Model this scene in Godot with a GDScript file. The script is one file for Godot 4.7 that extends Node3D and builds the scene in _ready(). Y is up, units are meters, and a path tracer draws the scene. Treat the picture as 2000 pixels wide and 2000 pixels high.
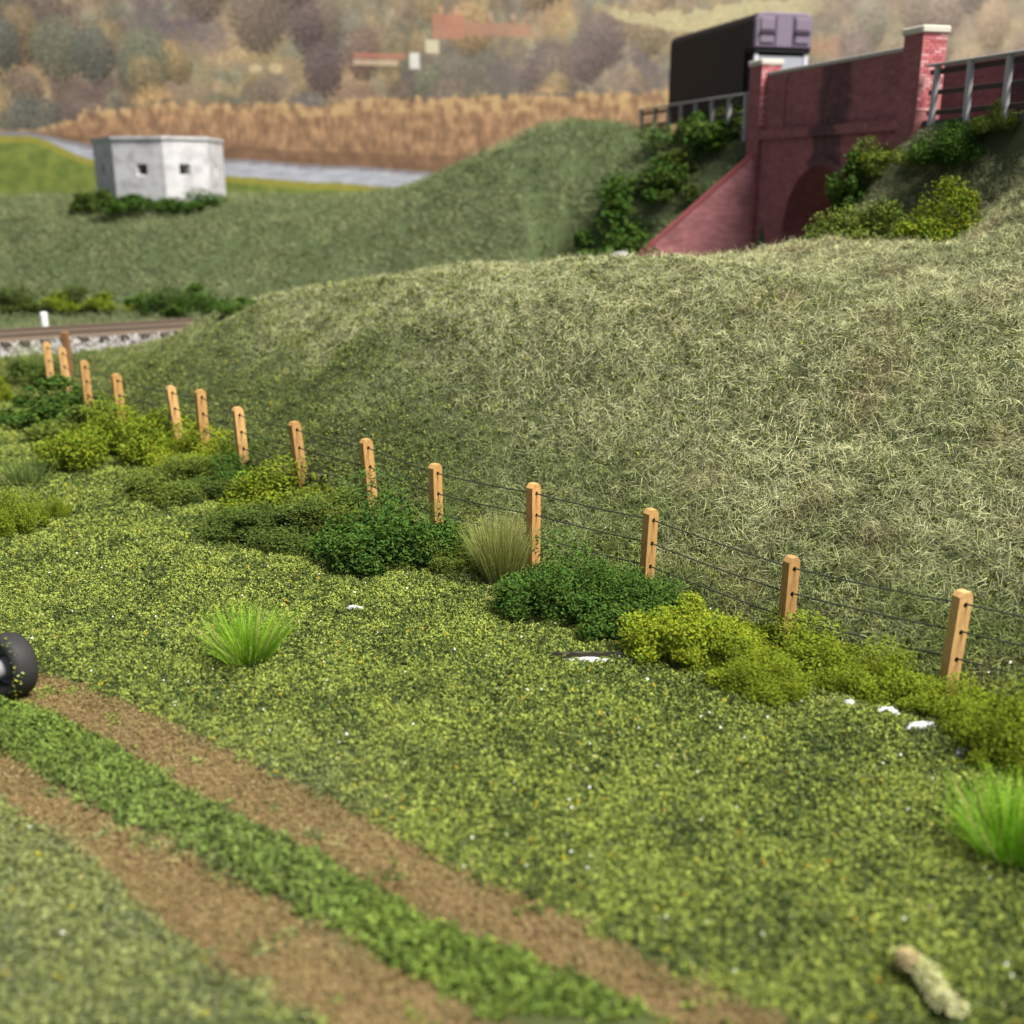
extends Node3D
# A model railway scene. Lengths in the builders are millimetres; U turns them into metres.
const U := 0.001
const FOCAL := 2144.5           # of the photograph, in its own pixels (2000 x 2000)
const EYE := 76.0               # eye above the field
const PITCH := 17.0

var rng := RandomNumberGenerator.new()
var noise := FastNoiseLite.new()
var cp := cos(deg_to_rad(PITCH))
var sp := sin(deg_to_rad(PITCH))
# terrain
const X0 := -440.0
const D0 := 40.0
const STEP := 4.0
const NX := 198
const ND := 206
var heights := PackedFloat32Array()
var taken := {}
var M := {}
var posts := []
var fence_line := PackedVector2Array()
var rut_a := PackedVector2Array()
var rut_b := PackedVector2Array()
var strip := PackedVector2Array()
var track_path: Curve2D
var track_line := PackedVector2Array()

# ---------------------------------------------------------------- bridge axes
const BO := Vector2(106.6, 462.0)          # left end of the parapet, (x, depth)
const BU := Vector2(0.2577, -0.9662)       # along the face
const BN := Vector2(-0.9662, -0.2577)      # out of the face


func _ready() -> void:
	rng.seed = 11
	noise.seed = 5
	noise.frequency = 1.0
	noise.noise_type = FastNoiseLite.TYPE_SIMPLEX_SMOOTH
	noise.fractal_octaves = 3
	view_and_light()
	materials()
	layout()
	terrain()
	backdrop()
	track()
	bridge()
	van()
	road_fence()
	pillbox()
	wire_fence()
	bushes()
	tufts()
	small_things()
	turf()
	grass()


func view_and_light() -> void:
	var cam := Camera3D.new()
	cam.name = "camera"
	add_child(cam)
	cam.position = Vector3(0, EYE, 0) * U
	cam.rotation_degrees = Vector3(-PITCH, 0, 0)
	var at := CameraAttributesPhysical.new()
	at.frustum_focal_length = 12.0 / tan(deg_to_rad(25.0))
	at.frustum_near = 0.01
	at.frustum_far = 30.0
	at.frustum_focus_distance = 0.212
	at.exposure_aperture = 17.0
	cam.attributes = at
	cam.fov = 50.0
	cam.near = 0.01
	cam.far = 30.0
	cam.current = true
	var env := Environment.new()
	env.background_mode = Environment.BG_COLOR
	env.background_color = Color(0.62, 0.66, 0.72)
	env.background_energy_multiplier = 1.1
	env.tonemap_mode = Environment.TONE_MAPPER_LINEAR
	env.tonemap_exposure = 0.84
	env.sdfgi_enabled = true
	env.ssao_enabled = true
	env.ssil_enabled = true
	var we := WorldEnvironment.new()
	we.name = "environment"
	we.environment = env
	add_child(we)
	ceiling_light(Vector3(0.9, 1.75, 0.28), Vector3(0.0, 0.0, -0.35), Vector2(0.9, 0.9), 16.5)


func ceiling_light(at: Vector3, aim: Vector3, size: Vector2, power: float) -> void:
	var t := Node3D.new()
	t.name = "ceiling_light"
	add_child(t)
	t.look_at_from_position(at, aim, Vector3.UP)
	tag(t, "square white light panel hanging over the layout", "lamp")
	var g := StandardMaterial3D.new()
	g.albedo_color = Color(0.9, 0.9, 0.9)
	g.emission_enabled = true
	g.emission = Color(1.0, 0.97, 0.92)
	g.emission_energy_multiplier = 1.0
	var f := StandardMaterial3D.new()
	f.albedo_color = Color(0.8, 0.8, 0.8)
	var b := BoxMesh.new()
	b.size = Vector3(size.x, size.y, 0.01)
	var d := MeshInstance3D.new()
	d.name = "diffuser"
	d.mesh = b
	d.material_override = g
	t.add_child(d)
	var h := BoxMesh.new()
	h.size = Vector3(size.x + 0.03, size.y + 0.03, 0.03)
	var hm := MeshInstance3D.new()
	hm.name = "housing"
	hm.mesh = h
	hm.material_override = f
	hm.position.z = 0.022
	t.add_child(hm)
	var l := AreaLight3D.new()
	l.name = "panel"
	l.area_size = size
	l.light_energy = power
	l.light_color = Color(1.0, 0.98, 0.945)
	l.shadow_enabled = true
	l.area_range = 6.0
	l.area_attenuation = 2.0
	l.position.z = -0.012
	t.add_child(l)


# ---------------------------------------------------------------- helpers
func lin(r: float, g: float, b: float) -> Color:
	return Color(r, g, b).linear_to_srgb()


func mat(c: Color, rough := 0.9, vertex := false) -> StandardMaterial3D:
	var m := StandardMaterial3D.new()
	m.albedo_color = c
	m.roughness = rough
	m.metallic_specular = 0.3
	m.vertex_color_use_as_albedo = vertex
	m.cull_mode = BaseMaterial3D.CULL_DISABLED
	return m


func numbered(called: String) -> String:
	if not taken.has(called):
		taken[called] = 0
		return called
	taken[called] += 1
	return "%s_%03d" % [called, taken[called]]


func tag(o: Node, label: String, category: String, group := "", kind := "") -> void:
	if label: o.set_meta("label", label)
	if category: o.set_meta("category", category)
	if group: o.set_meta("group", group)
	if kind: o.set_meta("kind", kind)


func thing(called: String, label: String, category: String, at := Vector3.ZERO, group := "", basis := Basis.IDENTITY) -> Node3D:
	var o := Node3D.new()
	o.name = numbered(called)
	add_child(o)
	o.transform = Transform3D(basis, at * U)
	tag(o, label, category, group)
	return o


func begin() -> SurfaceTool:
	var st := SurfaceTool.new()
	st.begin(Mesh.PRIMITIVE_TRIANGLES)
	st.set_smooth_group(-1)
	return st


func part(called: String, st: SurfaceTool, m: Material, parent: Node) -> MeshInstance3D:
	st.generate_normals()
	return placed(called, st.commit(), m, parent)


func placed(called: String, mesh: Mesh, m: Material, parent: Node) -> MeshInstance3D:
	var o := MeshInstance3D.new()
	o.name = called if parent != self else numbered(called)
	o.mesh = mesh
	o.material_override = m
	parent.add_child(o, true)
	return o


func quad(st: SurfaceTool, a: Vector3, b: Vector3, c: Vector3, d: Vector3) -> void:
	# a b c d run anticlockwise seen from outside
	for v in [a, c, b, a, d, c]:
		st.add_vertex(v * U)


func tri(st: SurfaceTool, a: Vector3, b: Vector3, c: Vector3) -> void:
	for v in [a, c, b]:
		st.add_vertex(v * U)


func uvquad(st: SurfaceTool, p: Array, uv: Array) -> void:
	for i in [0, 2, 1, 0, 3, 2]:
		st.set_uv(uv[i])
		st.add_vertex(p[i] * U)


func box(st: SurfaceTool, lo: Vector3, hi: Vector3, bevel := 0.0, t := Transform3D.IDENTITY) -> void:
	var b := bevel
	var c := (lo + hi) * 0.5
	var h := (hi - lo) * 0.5
	# corner points pulled in along each axis: f(axis, sx, sy, sz) lies on the face across that axis
	var f := func(ax: int, s: Vector3) -> Vector3:
		var k := Vector3(h.x - b, h.y - b, h.z - b)
		k[ax] = h[ax]
		return t * (c + k * s)
	for ax in 3:
		var o := (ax + 1) % 3
		var p := (ax + 2) % 3
		for s in [-1.0, 1.0]:
			var v := []
			for e in [[-1, -1], [1, -1], [1, 1], [-1, 1]]:
				var q := Vector3.ZERO
				q[ax] = s
				q[o] = e[0]
				q[p] = e[1]
				v.append(f.call(ax, q))
			if s > 0: quad(st, v[0], v[1], v[2], v[3])
			else: quad(st, v[3], v[2], v[1], v[0])
	if b <= 0.0: return
	for ax in 3:                                         # edges that run along ax
		var o := (ax + 1) % 3
		var p := (ax + 2) % 3
		for so in [-1.0, 1.0]:
			for sq in [-1.0, 1.0]:
				var v0 := Vector3.ZERO
				v0[o] = so
				v0[p] = sq
				var lo_ := v0
				lo_[ax] = -1.0
				var hi_ := v0
				hi_[ax] = 1.0
				if so * sq > 0: quad(st, f.call(o, lo_), f.call(p, lo_), f.call(p, hi_), f.call(o, hi_))
				else: quad(st, f.call(o, hi_), f.call(p, hi_), f.call(p, lo_), f.call(o, lo_))
	for sx in [-1.0, 1.0]:
		for sy in [-1.0, 1.0]:
			for sz in [-1.0, 1.0]:
				var s := Vector3(sx, sy, sz)
				if sx * sy * sz > 0: tri(st, f.call(0, s), f.call(1, s), f.call(2, s))
				else: tri(st, f.call(0, s), f.call(2, s), f.call(1, s))


func tube(st: SurfaceTool, path: Array, radii: Array, sides := 6, capped := true) -> void:
	var rings := []
	for i in path.size():
		var a: Vector3 = path[max(i - 1, 0)]
		var b: Vector3 = path[min(i + 1, path.size() - 1)]
		var d := (b - a).normalized()
		var s := d.cross(Vector3.UP if absf(d.y) < 0.9 else Vector3.RIGHT).normalized()
		var w := s.cross(d)
		var ring := []
		for k in sides:
			var an := TAU * k / sides
			ring.append(path[i] + (s * cos(an) + w * sin(an)) * float(radii[i]))
		rings.append(ring)
	for i in path.size() - 1:
		for k in sides:
			var n := (k + 1) % sides
			quad(st, rings[i][k], rings[i + 1][k], rings[i + 1][n], rings[i][n])
	if capped:
		for k in sides:
			var n := (k + 1) % sides
			tri(st, path[0], rings[0][k], rings[0][n])
			tri(st, path[-1], rings[-1][n], rings[-1][k])


func lathe(st: SurfaceTool, profile: Array, sides := 24) -> void:
	# profile of (radius, along z), turned about the z axis
	for i in profile.size() - 1:
		for k in sides:
			var a := TAU * k / sides
			var b := TAU * (k + 1) / sides
			var p: Vector2 = profile[i]
			var q: Vector2 = profile[i + 1]
			quad(st, Vector3(cos(a) * p.x, sin(a) * p.x, p.y), Vector3(cos(b) * p.x, sin(b) * p.x, p.y), Vector3(cos(b) * q.x, sin(b) * q.x, q.y), Vector3(cos(a) * q.x, sin(a) * q.x, q.y))


func from_photo(px: float, py: float, depth: float) -> Vector3:
	# a pixel of the photograph and a distance along the line of sight give a place (mm)
	var x := (px - 1000.0) / FOCAL * depth
	var y := (1000.0 - py) / FOCAL * depth
	return Vector3(x, EYE + y * cp - depth * sp, -(depth * cp + y * sp))


func on_ground(px: float, py: float) -> Vector3:
	# where that line of sight meets the ground
	var d := 90.0
	while d < 900.0:
		var p := from_photo(px, py, d)
		if p.y <= ground(p.x, -p.z):
			return Vector3(p.x, ground(p.x, -p.z), p.z)
		d += 0.7
	return from_photo(px, py, 700.0)


func on_plane(px: float, py: float, h := 0.0) -> Vector2:
	var k := ((1000.0 - py) / FOCAL * cp - sp)
	var d := (h - EYE) / k
	var p := from_photo(px, py, d)
	return Vector2(p.x, -p.z)


func at_depth(px: float, py: float, depth: float) -> Vector3:
	# a thing at that distance, set down on the ground
	var p := from_photo(px, py, depth)
	return Vector3(p.x, ground(p.x, -p.z), p.z)


func ground(x: float, d: float) -> float:
	var u := clampf((x - X0) / STEP, 0.0, NX - 1.001)
	var v := clampf((d - D0) / STEP, 0.0, ND - 1.001)
	var i := int(u)
	var j := int(v)
	u -= i
	v -= j
	var k := j * NX + i
	return lerpf(lerpf(heights[k], heights[k + 1], u), lerpf(heights[k + NX], heights[k + NX + 1], u), v)


func hidden(x: float, d: float, h: float) -> bool:
	# ground that lies behind a crest even for someone standing a little taller
	for i in range(1, 14):
		var u := 0.35 + 0.65 * i / 14.0
		if ground(x * u, d * u) > lerpf(EYE + 30.0, h + 6.0, u): return true
	return false


func slope_normal(x: float, d: float) -> Vector3:
	var e := 3.0
	return Vector3(ground(x - e, d) - ground(x + e, d), 2.0 * e, ground(x, d + e) - ground(x, d - e)).normalized()


func fence_depth(x: float) -> float:
	var n := fence_line.size()
	if x <= fence_line[0].x:
		return fence_line[0].y + (fence_line[0].x - x) * 0.5
	for i in n - 1:
		if x <= fence_line[i + 1].x:
			return lerpf(fence_line[i].y, fence_line[i + 1].y, (x - fence_line[i].x) / (fence_line[i + 1].x - fence_line[i].x))
	return fence_line[n - 1].y - (x - fence_line[n - 1].x) * 0.85


func track_distance(x: float, d: float) -> float:
	var best := 1e9
	var p := Vector2(x, d)
	for i in track_line.size() - 1:
		var q := Geometry2D.get_closest_point_to_segment(p, track_line[i], track_line[i + 1])
		best = minf(best, q.distance_squared_to(p))
	return sqrt(best)


# ---------------------------------------------------------------- materials
func materials() -> void:
	M.ground = mat(Color.WHITE, 1.0, true)
	M.flock = mat(Color.WHITE, 0.95, true)
	M.flock.metallic_specular = 0.12
	M.fibre = mat(Color.WHITE, 0.8, true)
	M.fibre.metallic_specular = 0.25
	M.plaster = mat(lin(0.52, 0.52, 0.54), 0.9)
	M.wire = mat(lin(0.035, 0.04, 0.03), 0.6)
	M.steel = mat(lin(0.16, 0.12, 0.09), 0.5)
	M.sleeper = mat(lin(0.06, 0.045, 0.035), 0.9)
	M.white_paint = mat(lin(0.75, 0.75, 0.75), 0.6)
	M.brown_wood = mat(lin(0.2, 0.1, 0.045), 0.8)
	M.rail_wood = mat(lin(0.055, 0.04, 0.035), 0.8)
	M.pale_post = mat(lin(0.33, 0.31, 0.31), 0.8)
	M.coping = mat(lin(0.36, 0.33, 0.29), 0.85)
	M.cap = mat(lin(0.5, 0.45, 0.38), 0.85)
	M.road = mat(lin(0.07, 0.07, 0.072), 0.9)
	M.pine = wood_material()
	M.brick = brick_material(false)
	M.wing = M.brick.duplicate()
	M.wing.albedo_color = Color(1.0, 1.0, 1.0)
	M.wing.albedo_texture = brick_print(false, 2.15)  # lighter copy of the bridge brick, brightness of the lit wall painted in
	M.face = brick_material(true)
	M.brick_piece = mat(lin(0.42, 0.13, 0.135), 0.8)  # brighter than the wall brick: light on the pillar ends put into colour
	M.brick_piece_pale = mat(lin(0.52, 0.25, 0.25), 0.8)
	M.brick_piece_dark = mat(lin(0.33, 0.085, 0.095), 0.8)
	M.concrete = concrete_material()


func noise_map(freq: float, octaves: int, ramp: Array, stops: Array, size := 256, seed := 1) -> NoiseTexture2D:
	var n := FastNoiseLite.new()
	n.seed = seed
	n.frequency = freq
	n.fractal_octaves = octaves
	var g := Gradient.new()
	g.offsets = PackedFloat32Array(stops)
	g.colors = PackedColorArray(ramp)
	var t := NoiseTexture2D.new()
	t.width = size
	t.height = size
	t.seamless = true
	t.noise = n
	t.color_ramp = g
	return t


func concrete_material() -> StandardMaterial3D:
	var m := mat(Color.WHITE, 0.9)
	m.albedo_texture = noise_map(0.02, 4, [lin(0.34, 0.33, 0.34), lin(0.47, 0.46, 0.47), lin(0.52, 0.51, 0.52)], [0.2, 0.5, 0.8], 256, 9)
	m.uv1_triplanar = true
	m.uv1_scale = Vector3.ONE * 22.0
	return m


func wood_material() -> StandardMaterial3D:
	# streaks run along the post
	var w := 128
	var h := 256
	var im := Image.create(w, h, false, Image.FORMAT_RGB8)
	for y in h:
		for x in w:
			var n := noise.get_noise_2d(x * 0.35, y * 0.012) * 0.5 + noise.get_noise_2d(x * 1.3 + 70.0, y * 0.05) * 0.35 + noise.get_noise_2d(x * 0.06, y * 0.03 + 30.0) * 0.3
			var k := clampf(0.55 + n, 0.0, 1.0)
			var c := Color(0.4, 0.215, 0.075).lerp(Color(0.63, 0.4, 0.165), k)
			im.set_pixel(x, y, c.linear_to_srgb())
	var m := mat(Color.WHITE, 0.75)
	m.albedo_texture = ImageTexture.create_from_image(im)
	return m


func brick_material(with_soot: bool) -> StandardMaterial3D:
	var m := mat(Color.WHITE, 0.8)
	m.albedo_texture = brick_print(with_soot, 1.0)
	return m


func brick_print(with_soot: bool, pale: float) -> ImageTexture:
	# 1.2 px per 0.25 mm; bricks of 3 x 1 mm in stretcher bond with faint joints; soot above the arch
	var w := 480
	var h := 416
	var im := Image.create(w, h, false, Image.FORMAT_RGB8)
	var r := RandomNumberGenerator.new()
	r.seed = 3
	var tone := []
	for i in 5000:
		tone.append(r.randf())
	for y in h:
		var mm_y := (h - 1 - y) * 0.25
		var row := int(mm_y)
		for x in w:
			var mm_x := x * 0.25 + (1.5 if row % 2 else 0.0)
			var col := int(mm_x / 3.0)
			var joint := fmod(mm_y, 1.0) < 0.25 or fmod(mm_x, 3.0) < 0.25
			var k: float = tone[(row * 47 + col) % 5000]
			var c := Color(0.2, 0.062, 0.067).lerp(Color(0.28, 0.095, 0.1), k)
			c = Color(c.r * lerpf(1.0, pale, 0.7), c.g * pale, c.b * pale)
			if joint: c = c.lerp(Color(0.33, 0.2, 0.19), 0.3)
			var patch := noise.get_noise_2d(x * 0.012, y * 0.012)
			c = c.lerp(Color(0.16, 0.07, 0.06), clampf(patch * 0.9, 0.0, 0.5))
			var chalk := noise.get_noise_2d(x * 0.05 + 90.0, y * 0.05)
			c = c.lerp(Color(0.42, 0.22, 0.22), clampf((chalk - 0.35) * 1.2, 0.0, 0.3))
			if with_soot:
				var t := x * 0.25 - 26.0
				var edge := 12.0 + noise.get_noise_2d(mm_y * 0.12, 7.0) * 2.5 + noise.get_noise_2d(mm_y * 0.6, t * 0.3) * 1.5
				var s := smoothstep(edge, edge - 4.0, absf(t - 36.0)) * smoothstep(56.0, 68.0, mm_y)
				s *= 0.85 + 0.3 * noise.get_noise_2d(x * 0.06, y * 0.06)
				c = c.lerp(Color(0.045, 0.028, 0.032), clampf(s, 0.0, 1.0) * 0.85)
			im.set_pixel(x, y, c.linear_to_srgb())
	return ImageTexture.create_from_image(im)


# ---------------------------------------------------------------- layout of the plan
func layout() -> void:
	# fence posts: pixel of the top and distance (from the spacing of the three holes)
	posts = [[2262, 1226, 150], [1882, 1154, 168], [1547, 1087, 187], [1272, 994, 204], [1042, 944, 220], [849, 906, 235], [714, 857, 253], [574, 823, 269], [463, 795, 286], [390, 761, 298], [332, 753, 311], [226, 730, 332], [163, 704, 350], [120, 678, 375], [90, 668, 392]]
	for i in range(posts.size() - 1, -1, -1):
		var p := from_photo(posts[i][0], posts[i][1], posts[i][2])
		fence_line.append(Vector2(p.x, -p.z + 3.0))
	var k := 2000.0 / 1932.0
	for p in [[60, 1262], [90, 1275], [250, 1330], [400, 1400], [560, 1480], [700, 1550], [860, 1640], [1000, 1700], [1150, 1770], [1300, 1850], [1450, 1910], [1560, 1970], [1750, 2080], [1560, 2080], [1420, 2010], [1290, 1945], [1230, 1925], [1100, 1858], [950, 1798], [800, 1733], [650, 1652], [480, 1560], [330, 1480], [200, 1400], [80, 1345], [-60, 1290], [-60, 1215]]:
		rut_a.append(on_plane(p[0] * k, p[1] * k))
	for p in [[-120, 1360], [0, 1420], [100, 1470], [200, 1540], [330, 1600], [420, 1650], [560, 1718], [700, 1797], [820, 1866], [950, 1950], [1100, 2080], [760, 2080], [610, 1932], [500, 1872], [400, 1808], [300, 1742], [200, 1658], [100, 1572], [0, 1508], [-120, 1440]]:
		rut_b.append(on_plane(p[0] * k, p[1] * k))
	for p in [[-60, 1310], [80, 1350], [200, 1405], [330, 1485], [480, 1565], [650, 1655], [800, 1736], [950, 1801], [1100, 1861], [1230, 1928], [1290, 1960], [1420, 2015], [1560, 2085], [1100, 2080], [950, 1945], [820, 1861], [700, 1792], [560, 1713], [420, 1645], [330, 1595], [200, 1535], [100, 1465], [0, 1415], [-60, 1385]]:
		strip.append(on_plane(p[0] * k, p[1] * k))
	track_path = Curve2D.new()
	track_path.bake_interval = 6.0
	track_path.add_point(Vector2(-430, 300), Vector2.ZERO, Vector2(60, 38))
	track_path.add_point(Vector2(-204, 438), Vector2(-60, -38), Vector2(30, 18))
	track_path.add_point(Vector2(-137, 474), Vector2(-30, -18), Vector2(35, 14))
	track_path.add_point(Vector2(-40, 468), Vector2(-40, 12), Vector2(40, -18))
	track_path.add_point(Vector2(60, 413), Vector2(-30, -3), Vector2(30, 6))
	track_path.add_point(Vector2(170, 442), Vector2(-50, -13), Vector2.ZERO)
	track_line = track_path.get_baked_points()


func terrain() -> void:
	# heights known at points: [x, depth, height] or seen points of the photograph with a distance
	var c := []
	for p in [[-330, 60, 0], [-200, 60, 0], [-80, 60, 0], [40, 60, 0], [170, 60, -1], [300, 60, 0], [-330, 150, 0], [-220, 150, 0], [-120, 150, 0], [-40, 130, 0], [20, 130, 0], [80, 120, 0], [-330, 240, 1], [-220, 240, 1], [-130, 240, 0], [-70, 210, 0], [-20, 190, 0], [-110, 300, 0], [-170, 320, 1], [-250, 310, 2], [-330, 310, 4], [-420, 240, 4],
			[-420, 760, 62], [-200, 760, 62], [0, 760, 63], [200, 760, 70], [340, 760, 80], [-420, 860, 62], [0, 860, 63], [340, 860, 80], [-430, 560, 45], [340, 560, 92],
			[340, 420, 93], [340, 250, 93], [200, 460, 92], [190, 520, 92]]:
		c.append(Vector3(p[0], p[1], p[2]))
	for i in range(1, posts.size()):
		var p := from_photo(posts[i][0], posts[i][1], posts[i][2])
		c.append(Vector3(p.x, -p.z, p.y - 17.5))
	for p in [  # the mound behind the fence
			[1042, 1000, 241], [1042, 800, 258], [1042, 640, 268], [1042, 526, 335], [1240, 530, 318], [1345, 526, 312],
			[1400, 1000, 222], [1400, 800, 242], [1400, 640, 256], [1450, 506, 312],
			[1700, 1180, 190], [1700, 1000, 208], [1700, 800, 228], [1700, 640, 243], [1700, 560, 259], [1700, 478, 298],
			[2000, 1250, 176], [2000, 1000, 195], [2000, 800, 215], [2000, 600, 240], [2000, 414, 275], [2300, 1000, 176], [2300, 700, 205], [2300, 400, 245],
			[830, 900, 256], [830, 760, 274], [830, 640, 291], [830, 541, 362], [930, 528, 350], [725, 557, 374],
			[620, 860, 276], [620, 740, 300], [620, 660, 324], [620, 581, 390], [520, 608, 405], [414, 642, 425], [300, 740, 340], [300, 690, 376],
			# the slope of the road at the right
			[1760, 275, 350], [1850, 320, 335], [1700, 385, 348], [1620, 450, 352], [1950, 330, 312], [1860, 400, 326], [1865, 500, 310], [1725, 508, 322], [1610, 512, 335],
			# the far bank
			[1310, 252, 520], [1200, 246, 545], [1095, 243, 560], [1050, 252, 566], [1000, 275, 575], [940, 305, 585], [880, 335, 590], [840, 358, 595], [770, 384, 600],
			[1150, 350, 520], [1100, 430, 500], [1050, 500, 485], [900, 420, 530], [800, 450, 540], [700, 480, 540], [500, 500, 535], [300, 450, 560], [100, 450, 570], [300, 560, 520], [100, 596, 508], [500, 430, 570],
			[300, 404, 600], [600, 400, 612], [0, 420, 600], [-150, 500, 560]]:
		var v := from_photo(p[0], p[1], p[2])
		c.append(Vector3(v.x, -v.z, v.y))
	for p in track_line.size():
		if p % 5 == 2:
			var q := track_line[p]
			c.append(Vector3(q.x, q.y, 12.0))
			var d := (track_line[min(p + 1, track_line.size() - 1)] - track_line[p - 1]).normalized().orthogonal()
			for s in [-15.0, 15.0]:
				c.append(Vector3(q.x + d.x * s, q.y + d.y * s, 11.0))
	for t in [95.0, 130.0, 170.0, 210.0, -30.0, -70.0, -110.0, -150.0]:
		for off in [0.0, -44.0]:
			var q: Vector2 = BO + BU * t + BN * off
			c.append(Vector3(q.x, q.y, 92.0))
	# thin plate through these points
	var n := c.size()
	var size := n + 3
	var a := []
	for i in n:
		var row := PackedFloat64Array()
		row.resize(size + 1)
		for j in n:
			var dx: float = (c[i].x - c[j].x) * 0.01
			var dy: float = (c[i].y - c[j].y) * 0.01
			var r2 := dx * dx + dy * dy
			row[j] = r2 * log(r2 + 1e-9) * 0.5 if i != j else 0.004
		row[n] = 1.0
		row[n + 1] = c[i].x * 0.01
		row[n + 2] = c[i].y * 0.01
		row[size] = c[i].z
		a.append(row)
	for k in 3:
		var row := PackedFloat64Array()
		row.resize(size + 1)
		for j in n:
			row[j] = [1.0, c[j].x * 0.01, c[j].y * 0.01][k]
		a.append(row)
	for i in size:
		var best := i
		for j in range(i + 1, size):
			if absf(a[j][i]) > absf(a[best][i]): best = j
		var swap: PackedFloat64Array = a[i]
		a[i] = a[best]
		a[best] = swap
		var pivot: PackedFloat64Array = a[i]
		for j in range(i + 1, size):
			var row: PackedFloat64Array = a[j]
			if row[i] == 0.0: continue
			var f := row[i] / pivot[i]
			for q in range(i, size + 1):
				row[q] -= f * pivot[q]
			a[j] = row
	var w := PackedFloat64Array()
	w.resize(size)
	for i in range(size - 1, -1, -1):
		var row: PackedFloat64Array = a[i]
		var s := row[size]
		for j in range(i + 1, size):
			s -= row[j] * w[j]
		w[i] = s / row[i]
	var xs := PackedFloat64Array()
	var ds := PackedFloat64Array()
	for p in c:
		xs.append(p.x * 0.01)
		ds.append(p.y * 0.01)
	# every second point exactly, the others between them
	heights.resize(NX * ND)
	var cw := NX / 2
	var ch := ND / 2
	var coarse := PackedFloat32Array()
	coarse.resize(cw * ch)
	for j in ch:
		for i in cw:
			var x := (X0 + i * 2 * STEP) * 0.01
			var d := (D0 + j * 2 * STEP) * 0.01
			var h := w[n] + w[n + 1] * x + w[n + 2] * d
			for q in n:
				var dx := x - xs[q]
				var dy := d - ds[q]
				var r2 := dx * dx + dy * dy
				if r2 > 1e-9: h += w[q] * r2 * log(r2) * 0.5
			coarse[j * cw + i] = h
	var cut := func(p0: float, p1: float, p2: float, p3: float) -> float:
		return (-p0 + 9.0 * p1 + 9.0 * p2 - p3) / 16.0
	var wide := PackedFloat32Array()
	wide.resize(NX * ch)
	for j in ch:
		for i in NX:
			var h := i / 2
			if i % 2 == 0: wide[j * NX + i] = coarse[j * cw + h]
			else:
				var o := j * cw
				wide[j * NX + i] = cut.call(coarse[o + max(h - 1, 0)], coarse[o + h], coarse[o + min(h + 1, cw - 1)], coarse[o + min(h + 2, cw - 1)])
	for j in ND:
		for i in NX:
			var h := j / 2
			if j % 2 == 0: heights[j * NX + i] = wide[h * NX + i]
			else: heights[j * NX + i] = cut.call(wide[max(h - 1, 0) * NX + i], wide[h * NX + i], wide[min(h + 1, ch - 1) * NX + i], wide[min(h + 2, ch - 1) * NX + i])
	for j in ND:
		for i in NX:
			var x := X0 + i * STEP
			var d := D0 + j * STEP
			var k := j * NX + i
			var h := heights[k]
			var tr := track_distance(x, d) if x < 200.0 and d > 290.0 and d < 500.0 else 99.0
			if d < fence_depth(x) - 2.0 and d < 400.0:
				h = lerpf(h, 0.0, smoothstep(2.0, 25.0, fence_depth(x) - d) * 0.8) + noise.get_noise_2d(x * 0.03, d * 0.03) * 0.8
				var p := Vector2(x, d)
				if Geometry2D.is_point_in_polygon(p, strip): h += 0.4 + 1.1 * noise.get_noise_2d(x * 0.14, d * 0.14)
				elif Geometry2D.is_point_in_polygon(p, rut_a) or Geometry2D.is_point_in_polygon(p, rut_b): h -= 0.5
			elif tr > 16.0:
				var q := smoothstep(16.0, 40.0, tr)
				h += q * (noise.get_noise_2d(x * 0.022, d * 0.022) * 2.6 + noise.get_noise_2d(x * 0.08, d * 0.08 + 40.0) * 1.7)
			if tr < 13.0: h = 12.0
			# the bridge stands free of the slope in front of its arch; the road lies level on its bank
			var rel := Vector2(x, d) - BO
			var t := rel.dot(BU)
			var off := rel.dot(BN)
			if off < 4.0 and off > -54.0 and t > -27.0 and t < 94.0: h = minf(h, 60.0 if absf(t - 33.6) > 24.0 else 12.0)
			elif off < 1.0 and off > -46.0 and (t <= -27.0 and t > -175.0 or t >= 94.0 and t < 220.0): h = 92.0
			# open ground between the wing wall and the arch; the bank stands behind the wing wall
			var wing := Vector2(t + 18.0, off - 1.0)
			var beside := wing.x * cos(deg_to_rad(20.0)) + wing.y * sin(deg_to_rad(20.0))
			var along := -wing.x * sin(deg_to_rad(20.0)) + wing.y * cos(deg_to_rad(20.0))
			if off > 1.0 and along > -4.0 and along < 95.0:
				if beside > -1.0 and t < 52.0: h = minf(h, 13.0)
				elif beside >= -1.0 and t < 78.0 and off < 40.0: h = minf(h, lerpf(13.0, 70.0, (t - 52.0) / 26.0))
				elif beside < -1.0 and beside > -90.0: h = minf(h, maxf(83.5 - along * 0.9, 13.0) - beside * 0.4 + maxf(0.0, -beside - 10.0) * 0.7)
			if t < -27.0 and t > -180.0 and off > 0.0 and off < 12.0: h = minf(h, 91.0 - off * 0.5)
			heights[k] = h
	var st := SurfaceTool.new()
	st.begin(Mesh.PRIMITIVE_TRIANGLES)
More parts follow.
